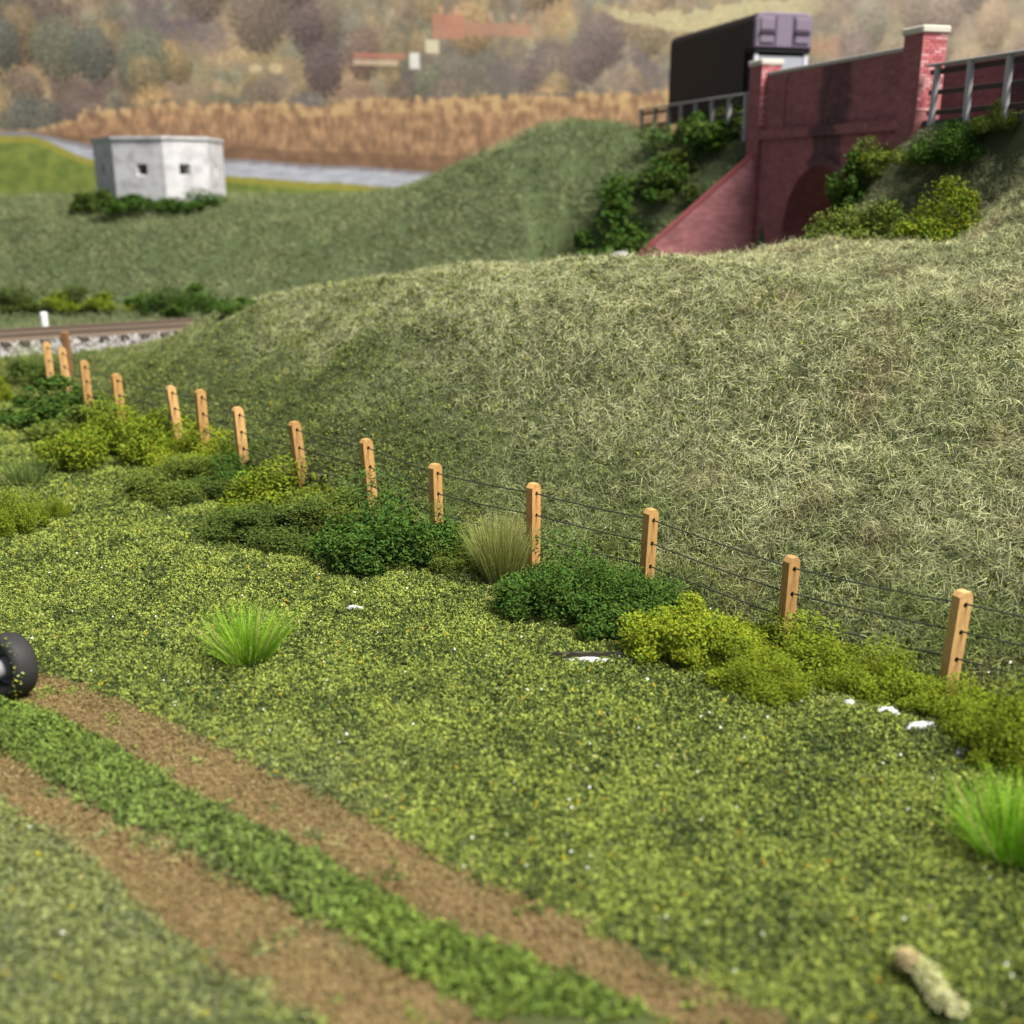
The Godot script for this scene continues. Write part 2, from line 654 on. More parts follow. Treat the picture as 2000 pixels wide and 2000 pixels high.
	for j in ND:
		for i in NX:
			var x := X0 + i * STEP
			var d := D0 + j * STEP
			var p := Vector2(x, d)
			var col := Color(0.055, 0.068, 0.022)
			if d > fence_depth(x): col = Color(0.05, 0.06, 0.025)
			if d > 430.0: col = Color(0.06, 0.078, 0.034)
			if Geometry2D.is_point_in_polygon(p, rut_a) or Geometry2D.is_point_in_polygon(p, rut_b): col = Color(0.13, 0.085, 0.04)
			if d > 290.0 and d < 500.0 and track_distance(x, d) < 22.0: col = Color(0.3, 0.28, 0.26)
			col *= 1.0 + 0.3 * noise.get_noise_2d(x * 0.1, d * 0.1)
			col.a = 1.0
			st.set_color(col)
			st.add_vertex(Vector3(x, heights[j * NX + i], -d) * U)
	for j in ND - 1:
		for i in NX - 1:
			var k := j * NX + i
			for v in [k, k + NX, k + 1, k + 1, k + NX, k + NX + 1]:
				st.add_index(v)
	st.generate_normals()
	var o := placed("ground", st.commit(), M.ground, self)
	tag(o, "green scenic ground rising from a flat field to grassy banks", "ground", "", "structure")
	# the road on its bank, past both ends of the bridge
	var rs := begin()
	for seg in [[-175.0, 220.0]]:
		var p := []
		for e in [[seg[0], -1.0], [seg[1], -1.0], [seg[1], -46.0], [seg[0], -46.0]]:
			var q: Vector2 = BO + BU * float(e[0]) + BN * float(e[1])
			p.append(Vector3(q.x, 93.0, -q.y))
		quad(rs, p[0], p[1], p[2], p[3])
		for i in 4:
			var b: Vector3 = p[i]
			var e: Vector3 = p[(i + 1) % 4]
			quad(rs, b - Vector3(0, 3, 0), e - Vector3(0, 3, 0), e, b)
	var road := part("road", rs, M.road, self)
	tag(road, "grey road carried over the railway by the brick bridge", "road", "", "structure")


# ---------------------------------------------------------------- printed backdrop
func backdrop() -> void:
	# a board stands behind the layout, its left end nearer; the print is computed in board millimetres
	var o := Vector2(0, 770)                            # x, depth
	var dir := Vector2(1, 0.24).normalized()
	var along := func(px: float, py: float) -> Vector2:  # a pixel of the photograph as a place on the board
		var k := (px - 1000.0) / FOCAL
		var m := (1000.0 - py) / FOCAL
		# ray (k, cp + m sp) per unit distance in plan
		var r := Vector2(k, cp + m * sp)
		var s := o.cross(dir) / r.cross(dir)
		var q := r * s
		return Vector2((q - o).dot(dir), EYE + s * (m * cp - sp))
	var lo := Vector2(-520, 40)
	var hi := Vector2(520, 330)
	var w := 1300
	var h := 362
	var per := (hi.x - lo.x) / w
	var curve := func(pts: Array) -> PackedFloat32Array:  # a line across the print, one height for each column
		var v := []
		for p in pts: v.append(along.call(p[0], p[1]))
		var out := PackedFloat32Array()
		for x in w:
			var u := lo.x + x * per
			var y: float = v[0].y
			for i in v.size() - 1:
				if u >= v[i].x: y = lerpf(v[i].y, v[i + 1].y, smoothstep(0.0, 1.0, clampf((u - v[i].x) / (v[i + 1].x - v[i].x), 0.0, 1.0)))
			out.append(y)
		return out
	var reed_top: PackedFloat32Array = curve.call([[-400, 260], [60, 258], [200, 215], [330, 200], [600, 205], [760, 192], [1000, 188], [1300, 180], [1700, 175], [2400, 170]])
	var bank: PackedFloat32Array = curve.call([[-400, 240], [40, 258], [200, 284], [440, 310], [650, 323], [860, 336], [1100, 345], [2400, 360]])
	var shore: PackedFloat32Array = curve.call([[-400, 256], [50, 266], [190, 312], [440, 345], [640, 357], [770, 366], [1000, 372], [2400, 380]])
	var hill: PackedFloat32Array = curve.call([[-400, -600], [900, -300], [1130, 0], [1300, -2], [1450, -40], [2400, -90]])
	var field_top: PackedFloat32Array = curve.call([[-400, -500], [1100, -30], [1240, 25], [1330, 22], [1500, 0], [1700, -25], [2400, -40]])
	var field_low: PackedFloat32Array = curve.call([[-400, -480], [1100, -10], [1240, 45], [1330, 62], [1500, 42], [1700, 10], [2400, -10]])
	var crowns := FastNoiseLite.new()
	crowns.noise_type = FastNoiseLite.TYPE_CELLULAR
	crowns.cellular_return_type = FastNoiseLite.RETURN_CELL_VALUE
	crowns.frequency = 0.032
	crowns.seed = 21
	crowns.domain_warp_enabled = true
	crowns.domain_warp_amplitude = 22.0
	crowns.domain_warp_frequency = 0.03
	var rounds := crowns.duplicate()
	rounds.cellular_return_type = FastNoiseLite.RETURN_DISTANCE
	# blobs: pixel, radii in pixels, colour, strength
	var blobs := [[60, 70, 60, 90, Color(0.3, 0.26, 0.29), 0.8], [290, 40, 40, 50, Color(0.33, 0.31, 0.34), 0.7], [380, 70, 55, 35, Color(0.3, 0.28, 0.33), 0.8], [150, 190, 55, 55, Color(0.33, 0.27, 0.26), 0.9], [160, 250, 60, 25, Color(0.28, 0.24, 0.25), 0.9],
		[70, 190, 28, 55, Color(0.72, 0.58, 0.4), 0.7], [120, 140, 80, 14, Color(0.68, 0.5, 0.36), 0.5], [360, 130, 45, 60, Color(0.58, 0.52, 0.36), 0.7], [450, 80, 55, 50, Color(0.62, 0.52, 0.42), 0.6], [545, 120, 45, 60, Color(0.62, 0.54, 0.37), 0.6], [540, 175, 40, 25, Color(0.4, 0.36, 0.36), 0.8], [585, 100, 40, 16, Color(0.36, 0.39, 0.37), 0.6], [610, 195, 35, 13, Color(0.3, 0.3, 0.36), 0.8], [680, 165, 60, 35, Color(0.74, 0.58, 0.42), 0.6], [265, 125, 25, 28, Color(0.33, 0.36, 0.32), 0.7],
		[900, 130, 70, 55, Color(0.38, 0.38, 0.34), 0.75], [830, 155, 45, 28, Color(0.3, 0.28, 0.33), 0.7], [990, 130, 45, 60, Color(0.36, 0.34, 0.35), 0.7], [1060, 150, 70, 40, Color(0.38, 0.36, 0.38), 0.7], [1180, 130, 90, 55, Color(0.4, 0.37, 0.4), 0.7], [1270, 160, 60, 45, Color(0.33, 0.3, 0.35), 0.75], [1000, 175, 190, 12, Color(0.34, 0.32, 0.3), 0.6],
		[1095, 25, 42, 48, Color(0.74, 0.6, 0.38), 0.75], [1140, 10, 24, 40, Color(0.36, 0.37, 0.4), 0.7], [1260, -6, 80, 16, Color(0.42, 0.44, 0.46), 0.7], [500, 134, 12, 8, Color(0.86, 0.78, 0.62), 0.8], [540, 133, 15, 9, Color(0.86, 0.79, 0.6), 0.8],
		[1640, 92, 60, 26, Color(0.68, 0.45, 0.36), 0.6], [1700, 55, 120, 22, Color(0.44, 0.43, 0.38), 0.6], [1860, 60, 90, 40, Color(0.56, 0.52, 0.44), 0.5], [670, 30, 50, 40, Color(0.44, 0.45, 0.42), 0.6], [20, 240, 40, 40, Color(0.46, 0.38, 0.26), 0.6], [20, 205, 12, 12, Color(0.72, 0.66, 0.6), 0.6]]
	var bl := []
	for b in blobs:
		var c: Vector2 = along.call(b[0], b[1])
		bl.append([c.x, c.y, b[2] * 0.36, b[3] * 0.36, b[4], b[5]])
	var houses := []
	for e in [[846, 28, 62, 48, Color(0.66, 0.46, 0.39)], [908, 42, 130, 30, Color(0.62, 0.47, 0.4)], [858, 12, 9, 17, Color(0.7, 0.55, 0.46)], [890, 12, 9, 17, Color(0.7, 0.55, 0.46)], [955, 24, 9, 18, Color(0.7, 0.57, 0.48)], [1000, 26, 9, 16, Color(0.7, 0.57, 0.48)], [693, 102, 100, 15, Color(0.66, 0.44, 0.38)], [690, 117, 90, 13, Color(0.74, 0.66, 0.56)], [800, 102, 22, 34, Color(0.86, 0.86, 0.84)], [832, 78, 26, 28, Color(0.8, 0.77, 0.66)]]:
		houses.append([along.call(e[0], e[1]), along.call(e[0] + e[2], e[1] + e[3]), e[4]])
	var data := PackedByteArray()
	data.resize(w * h * 3)
	for y in h:
		var v := hi.y - (y + 0.5) * (hi.y - lo.y) / h
		for x in w:
			var u := lo.x + (x + 0.5) * per
			var fine := noise.get_noise_2d(u * 0.45, v * 0.45)
			var mid := noise.get_noise_2d(u * 0.09 + 300.0, v * 0.09)
			var c: Color
			if v < shore[x]:
				c = Color(0.37, 0.43, 0.21).lerp(Color(0.48, 0.52, 0.25), clampf(0.5 + mid + fine * 0.4, 0.0, 1.0))
				if shore[x] - v < 4.0: c = c.lerp(Color(0.62, 0.56, 0.25), 0.6)
			elif v < bank[x] and u < 400.0:
				c = Color(0.58, 0.59, 0.63).lerp(Color(0.7, 0.71, 0.74), clampf(0.5 + noise.get_noise_2d(u * 0.05, v * 0.6), 0.0, 1.0))
				if bank[x] - v < 2.5: c = c.lerp(Color(0.42, 0.38, 0.38), 0.6)
			elif v < reed_top[x] + fine * 3.0 + mid * 4.0:
				var k := (v - bank[x]) / maxf(reed_top[x] - bank[x], 1.0)
				var streak := noise.get_noise_2d(u * 0.6, v * 0.07)
				c = Color(0.46, 0.36, 0.28).lerp(Color(0.68, 0.54, 0.41), clampf(0.42 + streak * 0.8 + mid * 0.7 + (k - 0.5) * 0.3, 0.0, 1.0))
				if k < 0.22: c = c.lerp(Color(0.36, 0.27, 0.22), 0.55 * clampf(0.7 + streak * 1.6, 0.0, 1.0))
				if k > 0.8: c = c.lerp(Color(0.72, 0.63, 0.44), clampf(0.25 + mid, 0.0, 0.5))
			else:
				var cu := u * 1.1
				var cv := v * 0.8
				var cell := crowns.get_noise_2d(cu, cv)
				var near := clampf(rounds.get_noise_2d(cu, cv) + 1.0, 0.0, 1.0)
				var broad := noise.get_noise_2d(u * 0.016, v * 0.02 + 60.0)
				c = Color(0.4, 0.345, 0.325).lerp(Color(0.55, 0.48, 0.34), clampf(0.5 + broad * 1.3 + cell * 0.3, 0.0, 1.0))
				c = c.lerp(Color(0.4, 0.42, 0.36), clampf(noise.get_noise_2d(u * 0.03 + 500.0, v * 0.04) * 1.4 - cell * 0.25, 0.0, 0.8))
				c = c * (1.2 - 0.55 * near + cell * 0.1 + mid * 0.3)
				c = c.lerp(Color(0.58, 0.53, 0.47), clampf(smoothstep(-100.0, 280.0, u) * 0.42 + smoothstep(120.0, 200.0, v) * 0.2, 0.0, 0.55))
				if u > 40.0 and u < 235.0 and v > field_low[x] and v < field_top[x] + mid * 4.0: c = c.lerp(Color(0.73, 0.7, 0.52), 0.7 * smoothstep(235.0, 195.0, u) * smoothstep(40.0, 80.0, u))
				for b in bl:
					var dx: float = (u - b[0]) / b[2]
					var dy: float = (v - b[1]) / b[3]
					if absf(dx) < 1.5 and absf(dy) < 1.5:
						var r := dx * dx + dy * dy + mid * 0.8 + fine * 0.4
						c = c.lerp(b[4], smoothstep(1.35, 0.25, r) * b[5] * 0.68)
				c = c.lerp(Color(0.6, 0.55, 0.49), 0.2)
				c = c * (1.0 + 0.22 * fine + 0.2 * noise.get_noise_2d(u * 0.9 + 40.0, v * 0.5))
			var k3 := (y * w + x) * 3
			data[k3] = int(clampf(c.r, 0, 1) * 255.0)
			data[k3 + 1] = int(clampf(c.g, 0, 1) * 255.0)
			data[k3 + 2] = int(clampf(c.b, 0, 1) * 255.0)
	var im := Image.create_from_data(w, h, false, Image.FORMAT_RGB8, data)
	# the printed wood: rounded crowns, the farther ones first, paler with distance
	rng.seed = 61
	var wood := []
	for i in 190:
		var v := lerpf(300.0, 96.0, pow((i + rng.randf()) / 190.0, 0.75))
		wood.append([rng.randf_range(-500.0, 500.0), v, rng.randf_range(7.0, 17.0) * (1.25 - (v - 96.0) / 300.0), rng.randi()])
	var leaf := [Color(0.36, 0.31, 0.31), Color(0.42, 0.37, 0.33), Color(0.5, 0.44, 0.33), Color(0.4, 0.41, 0.34), Color(0.56, 0.48, 0.35), Color(0.44, 0.36, 0.33), Color(0.62, 0.51, 0.36), Color(0.34, 0.35, 0.33)]
	for b in wood:
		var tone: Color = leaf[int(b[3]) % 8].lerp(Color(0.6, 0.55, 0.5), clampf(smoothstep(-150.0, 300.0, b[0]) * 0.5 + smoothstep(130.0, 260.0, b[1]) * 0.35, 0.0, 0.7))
		var tall: float = b[2] * (1.0 + 0.5 * float(int(b[3]) % 7) / 7.0)
		for x in range(maxi(0, int((b[0] - b[2] * 1.3 - lo.x) / per)), mini(w, int((b[0] + b[2] * 1.3 - lo.x) / per))):
			var u := lo.x + (x + 0.5) * per
			for y in range(maxi(0, int((hi.y - b[1] - tall * 1.3) / per)), mini(h, int((hi.y - b[1] + tall * 1.3) / per))):
				var v := hi.y - (y + 0.5) * (hi.y - lo.y) / h
				if v < reed_top[x] + 2.0: continue
				if u > 40.0 and u < 225.0 and v > field_low[x] and v < field_top[x]: continue
				var dx: float = (u - b[0]) / b[2]
				var dy: float = (v - b[1]) / tall
				var leafy := noise.get_noise_2d(u * 0.35 + b[0], v * 0.35)
				var r := dx * dx + dy * dy + leafy * 0.7
				if r > 1.1: continue
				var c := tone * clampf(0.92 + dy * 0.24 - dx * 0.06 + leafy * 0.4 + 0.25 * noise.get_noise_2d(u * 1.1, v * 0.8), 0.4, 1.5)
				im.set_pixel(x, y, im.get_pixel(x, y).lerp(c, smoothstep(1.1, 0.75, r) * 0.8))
	for b in houses:
		for x in range(maxi(0, int((b[0].x - lo.x) / per)), mini(w, int((b[1].x - lo.x) / per))):
			for y in range(maxi(0, int((hi.y - b[0].y) / per)), mini(h, int((hi.y - b[1].y) / per))):
				im.set_pixel(x, y, im.get_pixel(x, y).lerp(b[2], 0.78))
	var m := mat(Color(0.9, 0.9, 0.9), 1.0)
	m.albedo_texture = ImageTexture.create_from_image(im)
	var basis := Basis(Vector3(dir.x, 0, -dir.y), Vector3.UP, Vector3(dir.y, 0, dir.x))
	var t := thing("backdrop", "printed paper backdrop showing autumn woods, reeds and a river", "backdrop", Vector3(o.x, 40, -o.y), "", basis)
	var st := begin()
	box(st, Vector3(lo.x, -30, -4.0), Vector3(hi.x, hi.y - 40, -0.6))
	part("board", st, M.coping, t)
	var ps := begin()
	uvquad(ps, [Vector3(lo.x, 0, 0), Vector3(hi.x, 0, 0), Vector3(hi.x, hi.y - lo.y, 0), Vector3(lo.x, hi.y - lo.y, 0)], [Vector2(0, 1), Vector2(1, 1), Vector2(1, 0), Vector2(0, 0)])
	part("print", ps, m, t)


# ---------------------------------------------------------------- railway track
func track() -> void:
	var t := thing("railway_track", "single brown railway track on pale ballast curving behind the mound", "track", Vector3(-137, 12, -474))
	var base := Vector3(-137, 12, -474)
	var length := track_path.get_baked_length()
	var sleeper := begin()
	box(sleeper, Vector3(-1.6, 0.4, -16.0), Vector3(1.6, 2.2, 16.0), 0.25)
	sleeper.generate_normals()
	var mesh := sleeper.commit()
	var s := 60.0
	while s < 440.0:
		var f := track_path.sample_baked_with_rotation(s)
		var d := f.x
		var o := placed("sleeper", mesh, M.sleeper, t)
		o.transform = Transform3D(Basis(Vector3(d.x, 0, -d.y), Vector3.UP, Vector3(d.y, 0, d.x)), (Vector3(f.origin.x, 12.0, -f.origin.y) - base) * U)
		s += 7.6
	for side in [-8.6, 8.6]:
		var st := begin()
		var prev := []
		for p in track_line.size():
			var q := track_line[p]
			var d := (track_line[min(p + 1, track_line.size() - 1)] - track_line[max(p - 1, 0)]).normalized()
			var nrm := Vector2(-d.y, d.x)
			var ring := []
			for e in [[-1.0, 2.2], [1.0, 2.2], [0.3, 2.8], [0.3, 4.2], [0.6, 4.4], [0.6, 4.9], [-0.6, 4.9], [-0.6, 4.4], [-0.3, 4.2], [-0.3, 2.8]]:
				var at: Vector2 = q + nrm * (float(side) + float(e[0]))
				ring.append(Vector3(at.x, 12.0 + e[1], -at.y) - base)
			if prev:
				for k in ring.size():
					var n := (k + 1) % ring.size()
					quad(st, prev[k], ring[k], ring[n], prev[n])
			prev = ring
		part("rail", st, M.steel, t)
	# ballast stones
	var list := PackedFloat32Array()
	var count := 0
	for i in 26000:
		var sdist := rng.randf_range(40.0, 330.0)
		var f := track_path.sample_baked_with_rotation(sdist)
		var off := rng.randf_range(-24.0, 24.0)
		var q := f.origin + f.x.orthogonal() * off
		if q.y < fence_depth(q.x) - 8.0: continue
		if absf(off) > 19.0 + 4.0 * noise.get_noise_1d(sdist * 0.1): continue
		var h := ground(q.x, q.y)
		var g := rng.randf_range(0.22, 0.5)
		put(list, Vector3(q.x, h + rng.randf_range(0.3, 1.9 if absf(off) < 17.0 else 0.9), -q.y), random_basis() * 1.0, rng.randf_range(0.5, 0.95), Color(g, g * 0.95, g * 0.9))
		count += 1
	copies("ballast", [stone_mesh()], [list], M.flock, "pale grey ballast stones under the railway track", "ballast")


func stone_mesh() -> Mesh:
	var st := begin()
	var v := []
	for p in [Vector3(1, 0, 0), Vector3(-1, 0.1, 0), Vector3(0, 0.8, 0.1), Vector3(0.1, -0.7, 0), Vector3(0, 0.1, 0.9), Vector3(0.1, 0, -0.8)]:
		v.append(p + Vector3(rng.randf_range(-0.2, 0.2), rng.randf_range(-0.2, 0.2), rng.randf_range(-0.2, 0.2)))
	for f in [[0, 2, 4], [2, 1, 4], [1, 3, 4], [3, 0, 4], [2, 0, 5], [1, 2, 5], [3, 1, 5], [0, 3, 5]]:
		tri(st, v[f[0]], v[f[2]], v[f[1]])
	st.generate_normals()
	return st.commit()


func put(list: PackedFloat32Array, at: Vector3, b: Basis, s: float, c: Color) -> void:
	list.append_array(PackedFloat32Array([b.x.x * s, b.y.x * s, b.z.x * s, at.x * U, b.x.y * s, b.y.y * s, b.z.y * s, at.y * U, b.x.z * s, b.y.z * s, b.z.z * s, at.z * U, c.r, c.g, c.b, 1.0]))


func random_basis() -> Basis:
	return Basis.from_euler(Vector3(rng.randf() * TAU, rng.randf() * TAU, rng.randf() * TAU))


func copies(called: String, meshes: Array, lists: Array, m: Material, label: String, category: String) -> void:
	var parent: Node = self
	if meshes.size() > 1:
		var t := Node3D.new()
		t.name = numbered(called)
		add_child(t)
		tag(t, label, category, "", "stuff")
		parent = t
	for i in meshes.size():
		var list: PackedFloat32Array = lists[i]
		if list.is_empty(): continue
		var mm := MultiMesh.new()
		mm.transform_format = MultiMesh.TRANSFORM_3D
		mm.use_colors = true
		mm.mesh = meshes[i]
		mm.instance_count = list.size() / 16
		mm.buffer = list
		var o := MultiMeshInstance3D.new()
		o.name = called if parent != self else numbered(called)
		o.multimesh = mm
		o.material_override = m
		parent.add_child(o, true)
		if parent == self: tag(o, label, category, "", "stuff")
		else: o.set_meta("kind", "stuff")


# ---------------------------------------------------------------- brick bridge
func bridge_basis() -> Basis:
	return Basis(Vector3(BU.x, 0, -BU.y), Vector3.UP, Vector3(BN.x, 0, -BN.y))


func face_uv(p: Vector3) -> Vector2:
	return Vector2((p.x + 26.0) / 120.0, 1.0 - p.y / 104.0)


func brick_box(st: SurfaceTool, lo: Vector3, hi: Vector3) -> void:
	# a box whose brick courses run level on all upright faces
	for f in [[Vector3(lo.x, lo.y, hi.z), Vector3(hi.x, lo.y, hi.z), Vector3(hi.x, hi.y, hi.z), Vector3(lo.x, hi.y, hi.z)], [Vector3(hi.x, lo.y, lo.z), Vector3(lo.x, lo.y, lo.z), Vector3(lo.x, hi.y, lo.z), Vector3(hi.x, hi.y, lo.z)], [Vector3(hi.x, lo.y, hi.z), Vector3(hi.x, lo.y, lo.z), Vector3(hi.x, hi.y, lo.z), Vector3(hi.x, hi.y, hi.z)], [Vector3(lo.x, lo.y, lo.z), Vector3(lo.x, lo.y, hi.z), Vector3(lo.x, hi.y, hi.z), Vector3(lo.x, hi.y, lo.z)], [Vector3(lo.x, hi.y, hi.z), Vector3(hi.x, hi.y, hi.z), Vector3(hi.x, hi.y, lo.z), Vector3(lo.x, hi.y, lo.z)]]:
		var uv := []
		for p in f: uv.append(face_uv(Vector3(p.x + p.z, p.y, 0)))
		uvquad(st, f, uv)


func bridge() -> void:
	var t := thing("road_bridge", "red brick road bridge with soot stain above its arch", "bridge", Vector3(BO.x, 14, -BO.y), "", bridge_basis())
	var back := -52.0
	var mid := 33.6
	var r := 25.0
	var spring := 41.0
	# wall with the arch cut through it: front and back faces, barrel, sides
	var st := begin()
	var outline := [Vector2(mid - r, 0), Vector2(mid - r, spring)]
	for i in range(1, 17):
		var a := PI - PI * i / 16.0
		outline.append(Vector2(mid + cos(a) * r, spring + sin(a) * r))
	outline.append(Vector2(mid + r, 0))
	var q := func(a: Vector3, b: Vector3, c: Vector3, d: Vector3) -> void:
		uvquad(st, [a, b, c, d], [face_uv(a), face_uv(b), face_uv(c), face_uv(d)])
	for z in [0.0, back]:
		for e in [[-20.0, mid - r], [mid + r, 88.0]]:
			q.call(Vector3(e[0], 0, z), Vector3(e[1], 0, z), Vector3(e[1], 79, z), Vector3(e[0], 79, z))
		for i in range(1, outline.size() - 2):
			var a: Vector2 = outline[i]
			var b: Vector2 = outline[i + 1]
			if b.x - a.x > 0.001:
				q.call(Vector3(a.x, a.y, z), Vector3(b.x, b.y, z), Vector3(b.x, 79, z), Vector3(a.x, 79, z))
	brick_box(st, Vector3(-20, 0, back), Vector3(-19.9, 79, 0))
	brick_box(st, Vector3(87.9, 0, back), Vector3(88, 79, 0))
	part("spandrel_wall", st, M.face, t)
	st = begin()
	for i in outline.size() - 1:
		var a: Vector2 = outline[i]
		var b: Vector2 = outline[i + 1]
		var l := i * 3.0
		uvquad(st, [Vector3(a.x, a.y, back), Vector3(a.x, a.y, 0), Vector3(b.x, b.y, 0), Vector3(b.x, b.y, back)], [Vector2(0, l / 104), Vector2(0.43, l / 104), Vector2(0.43, (l + 3) / 104), Vector2(0, (l + 3) / 104)])
	part("arch_barrel", st, M.brick, t)
	# arch ring, a little proud
	st = begin()
	for i in 16:
		var a0 := PI - PI * i / 16.0
		var a1 := PI - PI * (i + 1) / 16.0
		var p := []
		for e in [[a0, r - 0.2], [a0, r + 3.4], [a1, r + 3.4], [a1, r - 0.2]]:
			p.append(Vector3(mid + cos(e[0]) * e[1], spring + sin(e[0]) * e[1], 0.9))
		q = func(a: Vector3, b: Vector3, c: Vector3, d: Vector3) -> void:
			uvquad(st, [a, b, c, d], [face_uv(a), face_uv(b), face_uv(c), face_uv(d)])
		var k := Vector3(0, 0, 1.4)
		q.call(p[3], p[2], p[1], p[0])
		q.call(p[1], p[2], p[2] - k, p[1] - k)
		q.call(p[3], p[0], p[0] - k, p[3] - k)
	part("arch_ring", st, M.face, t)
	st = begin()
	brick_box(st, Vector3(-20, 76.5, -0.5), Vector3(88, 80.0, 1.6))
	part("string_course", st, M.face, t)
	# parapets and their copings
	for z in [[-6.5, -1.2], [-51.0, -46.0]]:
		st = begin()
		brick_box(st, Vector3(-16, 79, z[0]), Vector3(83, 101, z[1]))
		part("parapet", st, M.face, t)
		st = begin()
		box(st, Vector3(-15.2, 100.9, z[0] - 0.5), Vector3(82.4, 102.4, z[1] + 0.5), 0.25)
		part("coping", st, M.coping, t)
		# recessed panels' frames on the outer face
	for e in [[-15.0, 1.0], [65.0, 82.0]]:
		st = begin()
		brick_box(st, Vector3(e[0], 80.0, -1.6), Vector3(e[1], 99.0, -0.7))
		part("panel_pier", st, M.face, t)
	var brick := begin()
	box(brick, Vector3(-0.2, 0.06, -1.4), Vector3(0.14, 0.94, 1.4), 0.08)
	brick.generate_normals()
	var brick_mesh := brick.commit()
	brick = begin()
	box(brick, Vector3(-0.2, 0.06, -0.7), Vector3(0.14, 0.94, 0.7), 0.08)
	brick.generate_normals()
	var half_mesh := brick.commit()
	for e in [[-25.7, -15.2], [82.4, 92.5]]:
		for z in [[-7.0, 1.8], [-52.0, -44.5]]:
			st = begin()
			brick_box(st, Vector3(e[0], 0, z[0]), Vector3(e[1], 105, z[1]))
			var p := part("pillar", st, M.face, t)
			st = begin()
			box(st, Vector3(e[0] - 0.7, 105, z[0] - 0.7), Vector3(e[1] + 0.7, 107.2, z[1] + 0.7), 0.4)
			part("cap", st, M.cap, p)
			if z[1] < 0.0: continue
			var y := 82.0
			var row := 0
			while y < 104.5:                              # the bricks that can be seen on the lit ends
				var zz: float = z[0] + 0.05
				var k := 0
				while zz < z[1] - 0.3:
					var short: bool = row % 2 == 1 and k == 0 or zz + 2.9 > z[1] + 0.2
					var len := 1.45 if short else 2.93
					var o := placed("brick", half_mesh if short else brick_mesh, [M.brick_piece, M.brick_piece, M.brick_piece_pale, M.brick_piece_dark][rng.randi() % 4], p)
					o.position = Vector3(e[1], y, zz + len * 0.5) * U
					zz += len
					k += 1
				y += 1.0
				row += 1
	# wing wall, splayed away from the track
	var a := Vector3(-18, 0, 1.0)
	var d := Vector3(-sin(deg_to_rad(20.0)), 0, cos(deg_to_rad(20.0)))    # in the bridge's axes
	var face := Vector3(cos(deg_to_rad(20.0)), 0, sin(deg_to_rad(20.0)))
	st = begin()
	var top0 := 71.0
	var run := 80.0
	var fall := 0.9
	for s in 20:
		var s0 := run * s / 20.0
		var s1 := run * (s + 1) / 20.0
		var b0 := a + d * s0
		var b1 := a + d * s1
		var h0 := Vector3(0, maxf(top0 - s0 * fall, 0.0), 0)
		var h1 := Vector3(0, maxf(top0 - s1 * fall, 0.0), 0)
		uvquad(st, [b1, b0, b0 + h0, b1 + h1], [Vector2(s1 / 120, 1), Vector2(s0 / 120, 1), Vector2(s0 / 120, 1 - h0.y / 104), Vector2(s1 / 120, 1 - h1.y / 104)])
		uvquad(st, [b0 - face * 4, b1 - face * 4, b1 + h1 - face * 4, b0 + h0 - face * 4], [Vector2(s0 / 120, 1), Vector2(s1 / 120, 1), Vector2(s1 / 120, 1 - h1.y / 104), Vector2(s0 / 120, 1 - h0.y / 104)])
	var wing := part("wing_wall", st, M.wing, t)
	st = begin()
	var c0 := a + Vector3(0, top0, 0)
	var c1 := a + d * 78.0 + Vector3(0, top0 - 78.0 * fall, 0)
	var up := (c1 - c0).normalized().cross(face).normalized()
	if up.y < 0: up = -up
	for e in [[0.5, -4.5]]:
		var p := []
		for k in [[c0, 0.5, 0.0], [c0, 0.5, 1.3], [c0, -4.5, 1.3], [c0, -4.5, 0.0], [c1, 0.5, 0.0], [c1, 0.5, 1.3], [c1, -4.5, 1.3], [c1, -4.5, 0.0]]:
			p.append(k[0] + face * float(k[1]) + up * float(k[2]))
		for k in 4:
			var n := (k + 1) % 4
			quad(st, p[k], p[n], p[n + 4], p[k + 4])
		quad(st, p[4], p[5], p[6], p[7])
	part("coping", st, M.brick_piece_dark, wing)


